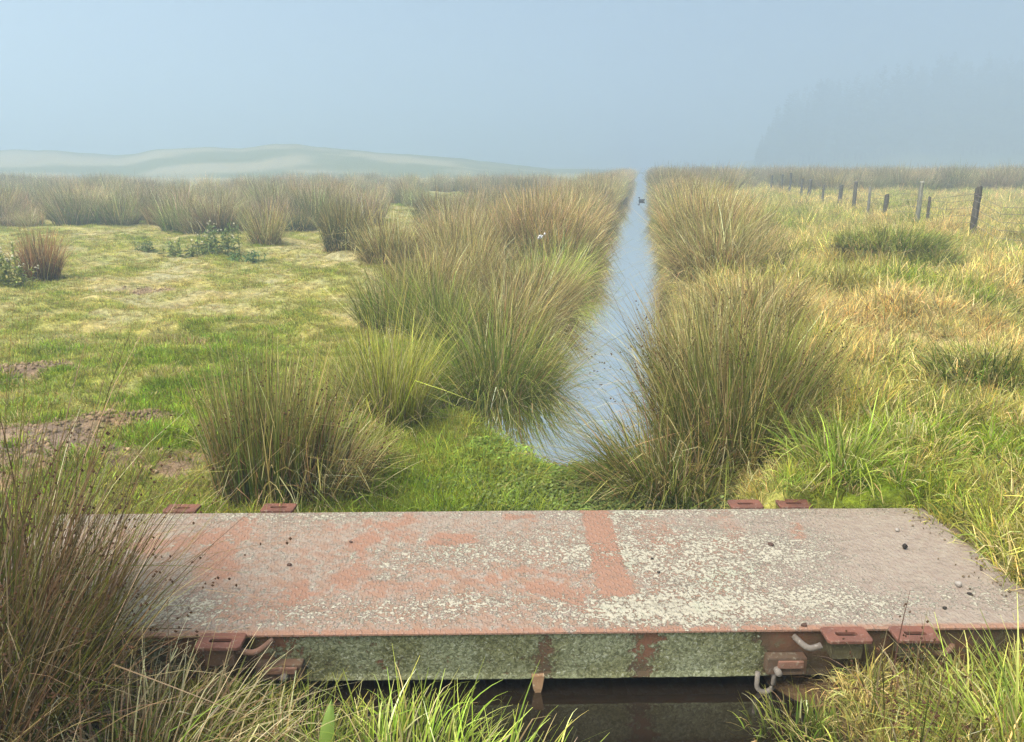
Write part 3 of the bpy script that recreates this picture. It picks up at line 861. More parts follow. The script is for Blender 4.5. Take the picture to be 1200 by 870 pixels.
def bxf(px, z=-.05):
    """bridge x of a photo column on the front face"""
    return bx_of(px, 745, 0)
# bent lifting rods
def rod(x0, x1, z, mat, depth=.055):
    pts = []
    for k in range(9):
        u = k / 8
        pts.append((x0 + (x1 - x0) * u, YF - .004 - depth * math.sin(min(u * 1.9, 1.0) * math.pi / 2) , z - .012 * math.sin(u * math.pi)))
    bpart('lifting_rod', tube_mesh('lifting_rod', pts, .011, mat))
rod(bxf(318), bxf(282), -.024, M_ROD)
rod(bxf(936), bxf(962), -.030, M_RODG)
rod(bxf(1130), bxf(1092), -.075, M_ROD, .03)
# slotted side brackets with bolts
def bracket(x0, x1, z0, z1, bolt_x):
    me = boxm('side_bracket', x0, x1, YF - .030, YF + .012, z0, z1, M_IRON, .002)
    o = bpart('side_bracket', me)
    h = (z1 - z0)
    s = link('slot_lip', boxm('slot_lip', x0 + .035, x1 - .015, YF - .041, YF - .0295, z0 + h * .48, z0 + h * .9, M_ROD, .0015), o)
    s2 = link('slot_lip', boxm('slot_lip', x0 + .035, x1 - .015, YF - .037, YF - .0295, z0 + h * .04, z0 + h * .22, M_IRON, .002), o)
    b_ = link('bolt', tube_mesh('bolt', [(bolt_x, YF - .02, z0 + h * .35), (bolt_x, YF - .055, z0 + h * .35), (bolt_x, YF - .062, z0 + h * .35)], [.013, .013, .008], M_RODG), o)
bracket(bxf(905), bxf(952), -.170, -.105, bxf(916))
bracket(bxf(298), bxf(352), -.165, -.110, bxf(332))
# hanging shackle
xs = bxf(905)
pts = [(xs - .03, YF - .02, -.165)]
for k in range(9):
    a = math.pi * k / 8
    pts.append((xs - .03 * math.cos(a), YF - .022, -.215 - .032 * math.sin(a)))
pts.append((xs + .03, YF - .02, -.165))
bpart('shackle', tube_mesh('shackle', pts, .009, M_RODG))
# splintered wood wedge hanging under the beam
xw = bxf(631)
V = [(-.022, -.018, 0), (.024, -.020, .004), (.022, .012, 0), (-.020, .012, 0), (-.017, -.022, -.045), (.016, -.020, -.05), (.014, .004, -.05), (-.014, .004, -.045), (.001, -.012, -.098), (.006, -.010, -.096)]
F = [(0, 1, 2, 3), (0, 4, 5, 1), (1, 5, 6, 2), (2, 6, 7, 3), (3, 7, 4, 0), (4, 8, 9, 5), (5, 9, 6), (6, 9, 8, 7), (7, 8, 4)]
w_ = bpart('wood_splinter', py_mesh('wood_splinter', V, F, M_WOODW)); w_.location = (xw, YF + .008, ZO - .182)

# ------------------------------------------------------------------ litter on the deck
def pebble(name, px, py, size, mat, label, cat, seed, flat_=.65, z0=0.0):
    import bmesh
    g = random.Random(seed)
    bm = bmesh.new(); bmesh.ops.create_icosphere(bm, subdivisions=2, radius=1)
    k = [g.uniform(0, 10) for _ in range(3)]
    for v in bm.verts:
        n_ = 1 + .16 * math.sin(v.co.x * 3 + k[0]) + .13 * math.sin(v.co.y * 4 + k[1]) + .10 * math.sin(v.co.z * 5 + v.co.x * 3 + k[2])
        v.co = Vector((v.co.x * n_ * size, v.co.y * n_ * size * g.uniform(.97, 1.03) * .8, v.co.z * n_ * size * flat_))
    zm = min(v.co.z for v in bm.verts)
    for v in bm.verts: v.co.z -= zm
    me = bpy.data.meshes.new(name); bm.to_mesh(me); bm.free(); me.materials.append(mat)
    for p in me.polygons: p.use_smooth = True
    o = link(name, me); p = at(px, py, z0); o.location = (p.x, p.y, -.003); o.rotation_euler = (0, 0, g.uniform(0, 6))
    return tag(o, label, cat)
M_DARKST = flat('dark_lump', (.035, .028, .022)); M_PALEST = flat('pale_stone', (.36, .31, .26)); M_CRUST = flat('leaf_crumb', (.09, .05, .035))
pebble('dropping', 1060, 643, .013, M_DARKST, 'round black dropping alone on the grey right part of the deck', 'dropping', 1, .85)
pebble('stone', 1123, 686, .016, M_PALEST, 'pale pinkish stone on the deck nearest the right grass edge', 'stone', 2)
pebble('stone', 1051, 622, .011, M_PALEST, 'small pale stone near the far right edge of the deck', 'stone', 3)
pebble('bark_crumb', 903, 638, .016, M_CRUST, 'flat dark crumb on the deck left of the black dropping', 'debris', 4, .25)
pebble('bark_crumb', 942, 733, .012, M_CRUST, 'dark brown crumb on the near deck edge beside the right lugs', 'debris', 5, .4)
pebble('bark_crumb', 339, 662, .013, M_CRUST, 'thin dark crumb on the left part of the deck', 'debris', 6, .25)
pebble('bark_crumb', 764, 655, .007, M_DARKST, 'tiny dark crumb right of the bare red stripe', 'debris', 7, .5)
pebble('bark_crumb', 772, 671, .008, M_DARKST, 'dark crumb below another right of the bare red stripe', 'debris', 8, .4)
pebble('bark_crumb', 1107, 713, .009, M_DARKST, 'dark crumb near the front right corner of the deck', 'debris', 9, .6)
pebble('bark_crumb', 1136, 696, .010, M_DARKST, 'dark crumb just in front of the pale pinkish stone', 'debris', 10, .4)
pebble('bark_crumb', 411, 635, .009, M_CRUST, 'small dark crumb on the far left middle of the deck', 'debris', 11, .35)
g = np.random.default_rng(5)
n = 520
px = g.uniform(-.35, .03, n); py = g.uniform(-.47, .47, n)
P = np.stack([1.95 + px + .05 * np.sin(py * 9), py, np.full(n, .002)], 1)
keepm = g.random(n) < np.exp((px - .03) * 16)
V, F, C = blobs(P[keepm], g.uniform(.002, .0075, keepm.sum()), g, (.11, .08, .06))
o = link('soil_crumbs', quads_mesh('soil_crumbs', V, F, C, False, [M_SEED]))
o.location = (BR_C.x, BR_C.y, 0); o.rotation_euler = (0, 0, BR_YAW)
tag(o, 'loose soil crumbs strewn along the right end of the deck', 'soil', None, 'stuff')

# ------------------------------------------------------------------ fence
POSTS = [  # s along ditch (forward metres), top height above the ground, radius, lean, tint
    (13.4, .95, .060, (0, .01), (.9, .85, .8)), (16.0, .98, .068, (.025, .0), (.62, .58, .55)), (18.65, .80, .036, (.02, .0), (.75, .7, .65)), (19.35, 1.02, .056, (0, 0), (1.45, 1.5, 1.3)),
    (22.0, .84, .062, (.03, 0), (.6, .57, .55)), (23.7, .98, .045, (-.02, 0), (1.5, 1.5, 1.4)), (25.4, .92, .058, (.0, 0), (.8, .78, .75)), (27.3, .95, .070, (.02, 0), (.7, .7, .7)),
    (30.0, .88, .045, (-.03, 0), (.9, .9, .9)), (32.5, .95, .075, (0, 0), (.8, .8, .8)), (34.2, .98, .055, (-.03, 0), (.8, .8, .8)), (37.0, 1.15, .060, (.02, 0), (.7, .7, .7)), (39.3, 1.0, .06, (0, 0), (.8, .8, .8)), (42.5, 1.0, .06, (0, 0), (.8, .8, .8))]
def fence_xy(Y):
    return 6.77 + .169 * Y, Y
fx0, fy0 = fence_xy(16.0)
fence = empty('wire_fence', (fx0, fy0, H(fx0, fy0)))
tag(fence, 'wire netting fence on weathered wooden posts running back through the dry grass', 'fence')
FO = Vector(fence.location)
def post_mesh(h, r, seed):
    g = random.Random(seed); V, F = [], []
    k = 9; lv = [-.25, .0, .35 * h, .7 * h, h - .012, h]
    for i, z in enumerate(lv):
        for j in range(k):
            a = 2 * math.pi * j / k
            q = r * (1 + .10 * math.sin(3 * a + seed) + g.uniform(-.05, .05)) * (1 - .08 * z) * (.86 if i == len(lv) - 1 else 1)
            V.append((math.cos(a) * q, math.sin(a) * q, z + (.02 * math.sin(a + seed) if i >= len(lv) - 2 else 0)))
    for i in range(len(lv) - 1):
        for j in range(k): F.append((i * k + j, i * k + (j + 1) % k, (i + 1) * k + (j + 1) % k, (i + 1) * k + j))
    F.append(tuple(range((len(lv) - 1) * k, len(lv) * k)))
    return py_mesh('post', V, F, M_POST)
for i, (Y, h, r, ln, tn) in enumerate(POSTS):
    fx, fy = fence_xy(Y)
    o = link('post', post_mesh(h, r, i * 3 + 1), fence)
    o.location = Vector((fx, fy, H(fx, fy))) - FO; o.rotation_euler = (ln[1], ln[0], i)
    o.color = tn + (1,)
    if i == 1:
        pts = [(math.cos(a * .9) * (r + .006), math.sin(a * .9) * (r + .006), h - .12 + .01 * math.sin(a * 2) - .008 * a) for a in np.linspace(0, 13, 40)]
        link('wire_wrap', tube_mesh('wire_wrap', pts, .005, M_WIRE, 5), o)
zs = [.12, .27, .42, .57, .72, .84]
for q in zs:
    pts = []
    for j, (Y, h, r, ln, tn) in enumerate(POSTS):
        fx, fy = fence_xy(Y); pts.append(Vector((fx - .07, fy, H(fx, fy) + min(q, h - .06))) - FO)
        if j + 1 < len(POSTS):
            Ym = (Y + POSTS[j + 1][0]) / 2; fx, fy = fence_xy(Ym); pts.append(Vector((fx - .06, fy, H(fx, fy) + q - .03)) - FO)
    link('wire', tube_mesh('wire', pts, .0042, M_WIRE, 4), fence)
parts = []
for Y in np.arange(13.4, 27, .16):
    fx, fy = fence_xy(Y); a = Vector((fx - .065, fy, H(fx, fy) + .02)) - FO
    e = .003
    V = np.array([(a.x - e, a.y - e, a.z), (a.x + e, a.y + e, a.z), (a.x + e, a.y + e, a.z + .68), (a.x - e, a.y - e, a.z + .68)])
    parts.append((V, np.array([[0, 1, 2, 3]]), np.full((4, 3), .2)))
V, F, C = join(parts)
o = link('netting', quads_mesh('netting', V, F, None, False, [M_WIRE]), fence); o['kind'] = 'stuff'

# ------------------------------------------------------------------ a bird on the water
M_DUCK = flat('duck_dark', (.03, .028, .026)); M_BILL = flat('bill', (.10, .06, .03))
def ellipsoid(name, c, r, mat, seg=12, ring=8, tail=0):
    V, F = [], []
    for i in range(ring + 1):
        a = math.pi * i / ring
        for j in range(seg):
            b_ = 2 * math.pi * j / seg
            x_ = -math.cos(a); rad = math.sin(a)
            z_ = rad * math.sin(b_)
            zz = z_ * r[2] + (tail * max(0, -x_) ** 2)
            V.append((c[0] + x_ * r[0], c[1] + rad * math.cos(b_) * r[1], c[2] + zz))
    for i in range(ring):
        for j in range(seg): F.append((i * seg + j, i * seg + (j + 1) % seg, (i + 1) * seg + (j + 1) % seg, (i + 1) * seg + j))
    return py_mesh(name, V, F, mat, True)
dp = at(752, 236, WATER)
duck = empty('duck', (dp.x, dp.y, WATER), R(150))
duck.scale = (.78, .78, .78)
tag(duck, 'small dark duck swimming far down the ditch', 'duck')
link('body', ellipsoid('body', (0, 0, .045), (.22, .10, .085), M_DUCK, tail=.07), duck)
link('neck', tube_mesh('neck', [(.13, 0, .08), (.165, 0, .14), (.17, 0, .20)], [.045, .035, .035], M_DUCK), duck)
hd = link('head', ellipsoid('head', (.185, 0, .225), (.055, .04, .042), M_DUCK), duck)
link('bill', ellipsoid('bill', (.25, 0, .215), (.035, .018, .010), M_BILL), hd)

# ------------------------------------------------------------------ rushes and tussocks, one by one
def stp(s, t, dz=-.03):
    x, y = xy(s, t); return Vector((x, y, max(H(x, y), WATER - .02) + dz))
k = 0
def T(loc, label, **a):
    global k; k += 1
    return tussock(loc, label, seed=k, **a)
# right behind the bridge
T(Vector((-1.30, 3.86, H(-1.30, 3.86) - .02)), 'upright olive rush tussock behind the far deck edge, next to the left lugs', h=.95, r0=.27, n=1600, pal=PAL_OLIVE, out_=.08, droop=.26, lean=(.08, 0), cspread=.05, dead=.16, seeds=.08, width=.0050, hmin=.55, elong=(1.05, .8))
T(Vector((-1.02, 3.92, H(-1.02, 3.92) - .02)), 'leaning straw and olive rush on the right flank of the upright left tussock', h=.80, r0=.20, n=650, pal=PAL_TAN, out_=.5, droop=.8, lean=(.20, 0), cspread=.08, dead=.35, seeds=.08, width=.0048)
T(gp(455, 505, -.25), 'yellow green upright rush between the left tussock and the ditch', h=1.0, r0=.24, n=1300, pal=PAL_YEL, out_=.38, droop=.5, dead=.2, width=.0048, name='rush_tussock')
T(gp(425, 478, -.15), 'low yellowish tuft on the pasture side of the yellow green rush', h=.50, r0=.16, n=420, pal=PAL_YEL, out_=.5, droop=.7, dead=.25, width=.0046)
T(Vector((1.34, 4.5, H(1.34, 4.5) - .03)), 'largest rush tussock, fanning over the water behind the right end of the bridge', h=1.30, r0=.36, n=2300, pal=PAL_OLIVE, out_=.42, droop=.55, lean=(-.03, .03), dead=.22, seeds=.06, width=.0056, hmin=.5)
T(Vector((1.42, 5.35, H(1.42, 5.35) - .03)), 'tall tan rush rising behind the largest tussock', h=1.26, r0=.34, n=1500, pal=PAL_TAN, out_=.44, droop=.5, lean=(0, 0), dead=.2, seeds=.08, width=.0058)
T(Vector((1.72, 4.75, H(1.72, 4.75) - .03)), 'green rush on the right flank of the largest tussock', h=.92, r0=.22, n=800, pal=PAL_GREEN, out_=.5, droop=.5, lean=(.08, 0), dead=.15, seeds=.08, width=.0052)
T(Vector((.80, 4.15, WATER - .02)), 'flopped dark olive grass lying over the water edge left of the largest tussock', h=.88, r0=.24, n=1100, pal=PAL_OLIVE, out_=1.1, droop=1.5, lean=(-.45, .02), dead=.2, width=.0050, name='flopped_grass', cat='grass')
T(Vector((1.0, 4.05, H(1.0, 4.05) - .02)), 'drooping green blades in front of the largest tussock at the far deck edge', h=.62, r0=.26, n=480, pal=PAL_GREEN, out_=.9, droop=1.1, lean=(-.06, 0), dead=.35, width=.0058, name='grass_clump', cat='grass')
T(Vector((1.72, 3.78, H(1.72, 3.78) - .02)), 'bright lime sedge clump behind the right pair of far lugs', h=.56, r0=.17, n=560, pal=PAL_LIME, out_=.85, droop=1.1, dead=.12, width=.0068, name='sedge_clump', cat='sedge')
T(Vector((2.1, 3.95, H(2.1, 3.95) - .02)), 'thin arching sedge right of the bright lime clump', h=.42, r0=.16, n=220, pal=PAL_LIME, out_=.9, droop=1.2, dead=.3, width=.0056, name='sedge_clump', cat='sedge')
T(Vector((1.62, 3.60, -.16)), 'low green grass fringing the far deck edge around the right lugs', h=.26, r0=.36, n=900, pal=PAL_GREEN, out_=.8, droop=1.1, dead=.3, width=.0048, name='grass_clump', cat='grass', elong=(1.15, .22))
T(Vector((2.02, 3.50, -.10)), 'grass tuft hanging over the far right corner of the deck', h=.24, r0=.20, n=420, pal=PAL_GREEN, out_=.9, droop=1.2, dead=.35, width=.0048, name='grass_clump', cat='grass', elong=(.6, .7))
# left bank of the ditch
T(gp(582, 465, -.35), 'round drooping tussock nearest the bridge on the left water edge', h=1.24, r0=.40, n=2500, pal=PAL_GREEN, out_=.85, droop=1.4, dead=.30, width=.0056, lean=(.06, -.04), hmin=.45)
T(stp(7.2, -1.95), 'green rush leaning behind the round drooping tussock', h=1.02, r0=.26, n=1100, pal=PAL_GREEN, out_=.6, droop=.7, dead=.2, width=.0058, lean=(-.04, 0))
T(stp(8.1, -1.42), 'grassy tussock second from the bridge on the left water edge', h=1.18, r0=.38, n=1700, pal=PAL_TAN, out_=.8, droop=1.1, dead=.28, width=.0062, lean=(.10, -.02))
T(stp(9.6, -1.38), 'tan tussock bulging over the left water edge, third from the bridge', h=1.34, r0=.45, n=1900, pal=PAL_TAN, out_=.85, droop=1.1, dead=.25, width=.0068, lean=(.12, 0))
T(stp(8.9, -2.55), 'feathery pale rush in the middle of the left bank mass', h=1.1, r0=.40, n=1500, pal=PAL_TAN, out_=.6, droop=.7, dead=.2, width=.0062)
T(stp(7.9, -2.65), 'olive rush at the pasture edge of the left bank mass', h=.95, r0=.32, n=1200, pal=PAL_GREEN, out_=.55, droop=.6, dead=.2, width=.0058)
T(stp(10.2, -3.25), 'short dark green sprigs at the far left corner of the bank mass', h=.62, r0=.25, n=500, pal=PAL_DARK, out_=.35, droop=.3, dead=.1, width=.0062)
T(stp(10.6, -2.4), 'tall straw tipped rush behind the feathery pale rush', h=1.25, r0=.42, n=1500, pal=PAL_TAN, out_=.55, droop=.6, dead=.2, width=.0070)
T(stp(11.3, -1.3), 'bright green arching sedge mound on the left bank above the water', h=1.18, r0=.42, n=1400, pal=PAL_LIME, out_=.9, droop=1.3, dead=.15, width=.0080, name='sedge_mound', cat='sedge')
T(stp(12.9, -1.3), 'green tussock overhanging the left water edge behind the bright sedge mound', h=1.3, r0=.50, n=1500, pal=PAL_OLIVE, out_=.8, droop=1.0, dead=.2, width=.0085, lean=(.08, 0))
T(stp(12.4, -3.0), 'brown tipped rush rising left of the bright sedge mound', h=1.35, r0=.42, n=1400, pal=PAL_TAN, out_=.45, droop=.5, dead=.2, width=.0080)
T(stp(12.6, -4.3), 'pale tussock between the dark pillar rush and the bank mass', h=1.1, r0=.42, n=1200, pal=PAL_TAN, out_=.6, droop=.7, dead=.2, width=.0080)
# pasture
T(gp(405, 297, -.09), 'dark upright pillar of rush standing alone on the pasture edge', h=1.30, r0=.36, n=1700, pal=PAL_DARK, out_=.26, droop=.45, dead=.12, width=.0085, lean=(.03, 0))
T(gp(48, 327, -.09), 'reddish brown upright rush at the left beside white flowered thistles', h=1.10, r0=.22, n=1300, pal=PAL_BROWN, out_=.30, droop=.35, dead=.1, width=.0070, lean=(.04, 0))
T(gp(312, 287, -.09), 'wispy straw coloured rush right of the thistle patch', h=1.18, r0=.30, n=620, pal=PAL_TAN, out_=.40, droop=.5, dead=.3, width=.0085)
T(gp(350, 272, -.09), 'low blue green grass clump between the straw rush and the dark pillar', h=.80, r0=.45, n=1200, pal=PAL_DARK, out_=.8, droop=1.2, dead=.1, width=.0090, name='grass_clump', cat='grass')
T(gp(222, 402, -.09), 'low dry brown weed in the middle of the pasture', h=.20, r0=.17, n=240, pal=PAL_BROWN, out_=.9, droop=.8, dead=.5, width=.0046, name='dry_weed', cat='weed')
T(gp(197, 388, -.09), 'smaller dry brown weed just left of another on the pasture', h=.17, r0=.10, n=120, pal=PAL_BROWN, out_=.8, droop=.8, dead=.5, width=.0046, name='dry_weed', cat='weed')
T(Vector((MOUND.x, MOUND.y, H(MOUND.x, MOUND.y) - .05)), 'rounded green grass hummock in the dry grass before the fence', h=.58, r0=.75, n=2800, pal=PAL_GREEN, out_=1.0, droop=1.3, dead=.25, width=.0075, name='grass_hummock', cat='grass', elong=(1, .8))
for px_, py_, hh_, rr_, lab_ in ((1092, 322, .40, .40, 'green grass clump right of and below the rounded hummock'), (1168, 300, .36, .34, 'green grass tuft at the foot of the nearest fence post'),
                          (1148, 372, .42, .42, 'green clump in the dry grass near the right frame edge, above the middle'), (1062, 412, .40, .36, 'green clump in the dry grass below the hummock'),
                          (1158, 468, .40, .38, 'low green clump at the right frame edge above the deck corner'), (985, 352, .42, .36, 'olive clump between the hummock and the largest tussock'),
                          (1085, 500, .34, .30, 'olive clump above the right deck corner, right of the lime sedge'), (905, 300, .45, .36, 'olive tuft left of the hummock beside the bank rushes')):
    T(gp(px_, py_, .05), lab_, h=hh_, r0=rr_, n=750, pal=PAL_GREEN, out_=1.1, droop=1.4, dead=.35, width=.0064, name='grass_clump', cat='grass', tint=(.72, .80, .70), group='green clumps in the dry grass')
# right bank
T(stp(7.4, 1.0), 'flattened tan tussock between the largest tussock and the dark overhang', h=.95, r0=.40, n=1300, pal=PAL_TAN, out_=.9, droop=1.2, dead=.35, width=.0060, lean=(-.12, 0))
T(stp(10.4, .95), 'dark based drooping tussock overhanging the right water edge', h=1.22, r0=.46, n=1800, pal=PAL_TAN, out_=.9, droop=1.2, dead=.25, width=.0070, lean=(-.12, 0))
T(stp(12.0, 1.1), 'grey green tussock behind the dark based one on the right bank', h=1.2, r0=.45, n=1500, pal=PAL_OLIVE, out_=.7, droop=.9, dead=.25, width=.0080, lean=(-.06, 0))
T(stp(11.2, 1.7), 'dark green upright rush right of the overhanging bank tussocks', h=.95, r0=.26, n=800, pal=PAL_DARK, out_=.40, droop=.4, dead=.15, width=.0075)
T(stp(14.0, 1.05), 'tan tussock third along the right water edge from the bridge', h=1.25, r0=.5, n=1400, pal=PAL_TAN, out_=.75, droop=1.0, dead=.2, width=.0090)

# ------------------------------------------------------------------ foreground plants in front of the bridge
T(Vector((-1.72, 2.02, -.24)), 'big seeding rush at the left, leaning over the near corner of the deck', h=1.22, r0=.32, n=1700, pal=PAL_FORE, out_=.50, droop=.55, lean=(.34, .12), dead=.15, seeds=.16, width=.0042, seg=6, seedrad=.0055, name='foreground_rush', tint=(.58, .55, .60), kink=.1, hmin=.45)
T(Vector((-1.78, 2.30, -.24)), 'brown rush stems at the left frame edge behind the big seeding rush', h=1.42, r0=.30, n=1300, pal=PAL_FORE, out_=.30, droop=.35, lean=(.12, .05), dead=.15, seeds=.14, width=.0042, seg=5, name='foreground_rush', tint=(.58, .55, .60))
T(Vector((-1.15, 1.90, -.24)), 'tangle of pale dead rush blades under the big seeding rush', h=.56, r0=.38, n=1000, pal=PAL_DEAD, out_=1.0, droop=1.5, lean=(.18, .05), dead=.8, width=.0046, seg=6, name='dead_rush', kink=.2, deadpal=PAL_GREEN, tint=(.95, .97, 1.05))
T(Vector((-.72, 1.98, -.27)), 'upright green grass in front of the front left lug', h=.33, r0=.26, n=420, pal=PAL_GREEN, out_=.6, droop=.9, dead=.4, width=.0050, seg=5, name='grass_clump', cat='grass')
T(Vector((-.34, 1.93, -.28)), 'lime grass arching over the water below the middle of the bridge', h=.36, r0=.30, n=700, pal=PAL_LIME, out_=.8, droop=1.3, dead=.12, width=.0052, seg=6, name='grass_clump', cat='grass', lean=(.05, 0))
T(Vector((-.02, 1.90, -.28)), 'loose lime blades right of the arching water edge grass', h=.38, r0=.22, n=230, pal=PAL_LIME, out_=.9, droop=1.2, dead=.1, width=.0046, seg=6, name='grass_clump', cat='grass', lean=(.25, .05))
T(Vector((1.30, 2.08, -.24)), 'thin upright rush stems in front of the right pair of near lugs', h=.52, r0=.14, n=110, pal=PAL_FORE, out_=.22, droop=.2, dead=.4, seeds=.45, width=.0042, seg=5, name='foreground_rush', tint=(.58, .55, .60), seedrad=.005)
T(Vector((1.12, 2.0, -.26)), 'dark green grass with pale dry stems below the shackle', h=.23, r0=.24, n=420, pal=PAL_GREEN, out_=.6, droop=.8, dead=.35, width=.0046, seg=5, name='grass_clump', cat='grass', lean=(.02, 0))
T(Vector((1.58, 1.98, -.24)), 'lime sedge arching in from the lower right corner', h=.52, r0=.18, n=620, pal=PAL_LIME, out_=.75, droop=1.5, lean=(-.22, .06), dead=.08, width=.0060, seg=7, name='sedge_clump', cat='sedge', hmin=.5)

T(Vector((1.55, 2.22, -.24)), 'low dark green grass under the right pair of near lugs', h=.24, r0=.30, n=700, pal=PAL_GREEN, out_=.8, droop=1.0, dead=.3, width=.0046, name='grass_clump', cat='grass', elong=(1.3, .5), tint=(.75, .8, .75))
T(Vector((.98, 2.20, -.25)), 'sparse dry stems and green blades beside the shackle', h=.17, r0=.16, n=160, pal=PAL_GREEN, out_=.7, droop=.9, dead=.5, width=.0044, name='grass_clump', cat='grass', elong=(1.2, .6), tint=(.75, .8, .75))
# ------------------------------------------------------------------ thistles
M_LEAF = blade_mat('leaf', 'obj', .6, .25, .2)
def thistle(loc, label, nst, h, spread, seed, flower=.5, green=(.10, .15, .06), elong=(1, .7)):
    g = np.random.default_rng(seed)
    root = empty('thistle', loc); tag(root, label, 'thistle', 'thistles on the pasture')
    stems, leaves, heads = [], [], []
    for i in range(nst):
        ph, rr = g.random() * 6.283, spread * math.sqrt(g.random())
        b_ = np.array([math.cos(ph) * rr * elong[0], math.sin(ph) * rr * elong[1], -.02])
        hh = h * g.uniform(.45, 1.0) * (1 - .35 * rr / spread)
        tip = b_ + np.array([g.normal(0, .10), g.normal(0, .10), hh])
        w = .007
        V = np.array([b_ + [-w, 0, 0], b_ + [w, 0, 0], tip + [w * .5, 0, 0], tip + [-w * .5, 0, 0], b_ + [0, -w, 0], b_ + [0, w, 0], tip + [0, w * .5, 0], tip + [0, -w * .5, 0]])
        stems.append((V, np.array([[0, 1, 2, 3], [4, 5, 6, 7]]), np.tile(np.array(green) * .9, (8, 1))))
        for j in range(int(12 + 22 * hh)):
            u = g.uniform(.03, .97); p = b_ * (1 - u) + tip * u
            a = g.random() * 6.283; ln = g.uniform(.07, .17) * (1.15 - .6 * u); el = g.uniform(-.2, .8)
            d = np.array([math.cos(a) * math.cos(el), math.sin(a) * math.cos(el), math.sin(el)]); sd2 = np.array([-math.sin(a), math.cos(a), g.normal(0, .3)]) * ln * .17
            m_ = p + d * ln * .5 + [0, 0, .01]; e = p + d * ln - [0, 0, .03]
            V = np.array([p, m_ + sd2, e, m_ - sd2])
            c = np.array(green) * math.exp(g.normal(0, .28)) * (1 + g.normal(0, .08, 3))
            leaves.append((V, np.array([[0, 1, 2, 3]]), np.tile(np.clip(c, .01, .6), (4, 1))))
        if g.random() < flower:
            for q in range(g.integers(1, 4)):
                heads.append(tip + np.array([g.normal(0, .035), g.normal(0, .03), g.normal(.01, .02)]))
    for nm, ps in (('stems', stems), ('leaves', leaves)):
        V, F, C = join(ps)
        o = link(nm, quads_mesh(nm, V, F, C, False, [M_LEAF]), root); o['kind'] = 'stuff'
    if heads:
        V, F, C = blobs(np.array(heads), g.uniform(.014, .026, len(heads)), g, (.38, .34, .30))
        o = link('flower_heads', quads_mesh('flower_heads', V, F, np.clip(C, 0, .8), False, [M_SEED]), root); o['kind'] = 'stuff'
    return root
thistle(gp(10, 338, -.09), 'pale flowered thistle bush in front of the reddish brown rush', 34, .82, .42, 1, .7, (.15, .165, .045))
thistle(gp(255, 296, -.09), 'tallest dark thistle with pink white heads left of the straw rush', 26, .85, .50, 2, .35, (.095, .125, .036))
thistle(gp(288, 303, -.09), 'low blue green thistle at the right end of the thistle patch', 18, .40, .38, 3, .0, (.085, .135, .05))
thistle(gp(212, 298, -.09), 'grey green thistle in the middle of the thistle patch', 16, .48, .40, 4, .15, (.12, .145, .05))
thistle(gp(172, 296, -.09), 'small dark thistle at the left end of the thistle patch', 10, .40, .18, 5, .0, (.08, .105, .035))
# broad dock leaf in the lower foreground
V, F = [], []
for i in range(9):
    u = i / 8; w = .026 * math.sin(math.pi * min(1, u * .97 + .03)) ** .7 * (1 - .25 * u)
    c = Vector((.02 * u, .03 * u * u, .20 * u))
    V += [c + Vector((-w, .006, 0)), c, c + Vector((w, .006, 0))]
for i in range(8):
    F += [(i * 3, i * 3 + 1, i * 3 + 4, i * 3 + 3), (i * 3 + 1, i * 3 + 2, i * 3 + 5, i * 3 + 4)]
lf = NB('dock_leaf'); M_DOCK = lf.bsdf(lf.mix(lf.noise(30, 3, .5, lf.coord()), (.16, .24, .035), (.22, .30, .05)), .5, .4)
dl = at(375, 868, -.14)
o = link('dock_leaf', py_mesh('dock_leaf', V, F, M_DOCK, True)); o.location = (dl.x, dl.y, -.24); o.rotation_euler = (-.25, .1, .2)
tag(o, 'single broad light green dock leaf among the grass at the bottom', 'leaf')
# wool tufts
M_WOOL = flat('wool', (.62, .60, .56))
for px, py, z, lab in ((937, 428, .25, 'white wool tuft caught in the grass right of the largest tussock'), (634, 278, .75, 'white wool tuft caught high on the left bank rushes')):
    g = np.random.default_rng(px)
    P = g.normal(0, 1, (14, 3)) * [.022, .018, .012]
    V, F, C = blobs(P, g.uniform(.010, .020, 14), g, (.6, .6, .6))
    o = link('wool_tuft', quads_mesh('wool_tuft', V, F, None, True, [M_WOOL]))
    p = at(px, py, z); o.location = p; tag(o, lab, 'wool')

# ------------------------------------------------------------------ far rush beds, bushes and wood (masses)
g = np.random.default_rng(77)
def far_rush(pal, h, r0, n, out_, droop, w):
    V, F, C, _ = blades(n, g, r0, h, out_, droop, w, 3, pal, .45)
    return quads_mesh('far_rush', V, F, C, True, [M_INST])
FARV = [far_rush(PAL_TAN, 1.2, .42, 520, .65, .8, .013), far_rush(PAL_OLIVE, 1.2, .40, 520, .6, .7, .013), far_rush(PAL_TAN, 1.25, .34, 420, .45, .5, .013),
        far_rush(PAL_DARK, 1.2, .38, 460, .45, .5, .013), far_rush(PAL_GREEN, 1.0, .45, 520, .8, 1.0, .013)]
def bed(name, x, y, label, smin=.75, smax=1.2, warm=None):
    n = len(x); z = height(x, y)
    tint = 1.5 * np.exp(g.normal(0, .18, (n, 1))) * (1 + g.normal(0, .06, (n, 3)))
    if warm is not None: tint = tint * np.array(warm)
    rot = np.stack([g.normal(0, .08, n), g.normal(0, .08, n), g.random(n) * 6.283], 1)
    scatter(name, np.stack([x, y, np.maximum(z, WATER) - .04], 1), rot, g.uniform(smin, smax, n), tint, g.choice(5, n, p=[.36, .2, .2, .1, .14]), FARV, label, 'rushes')
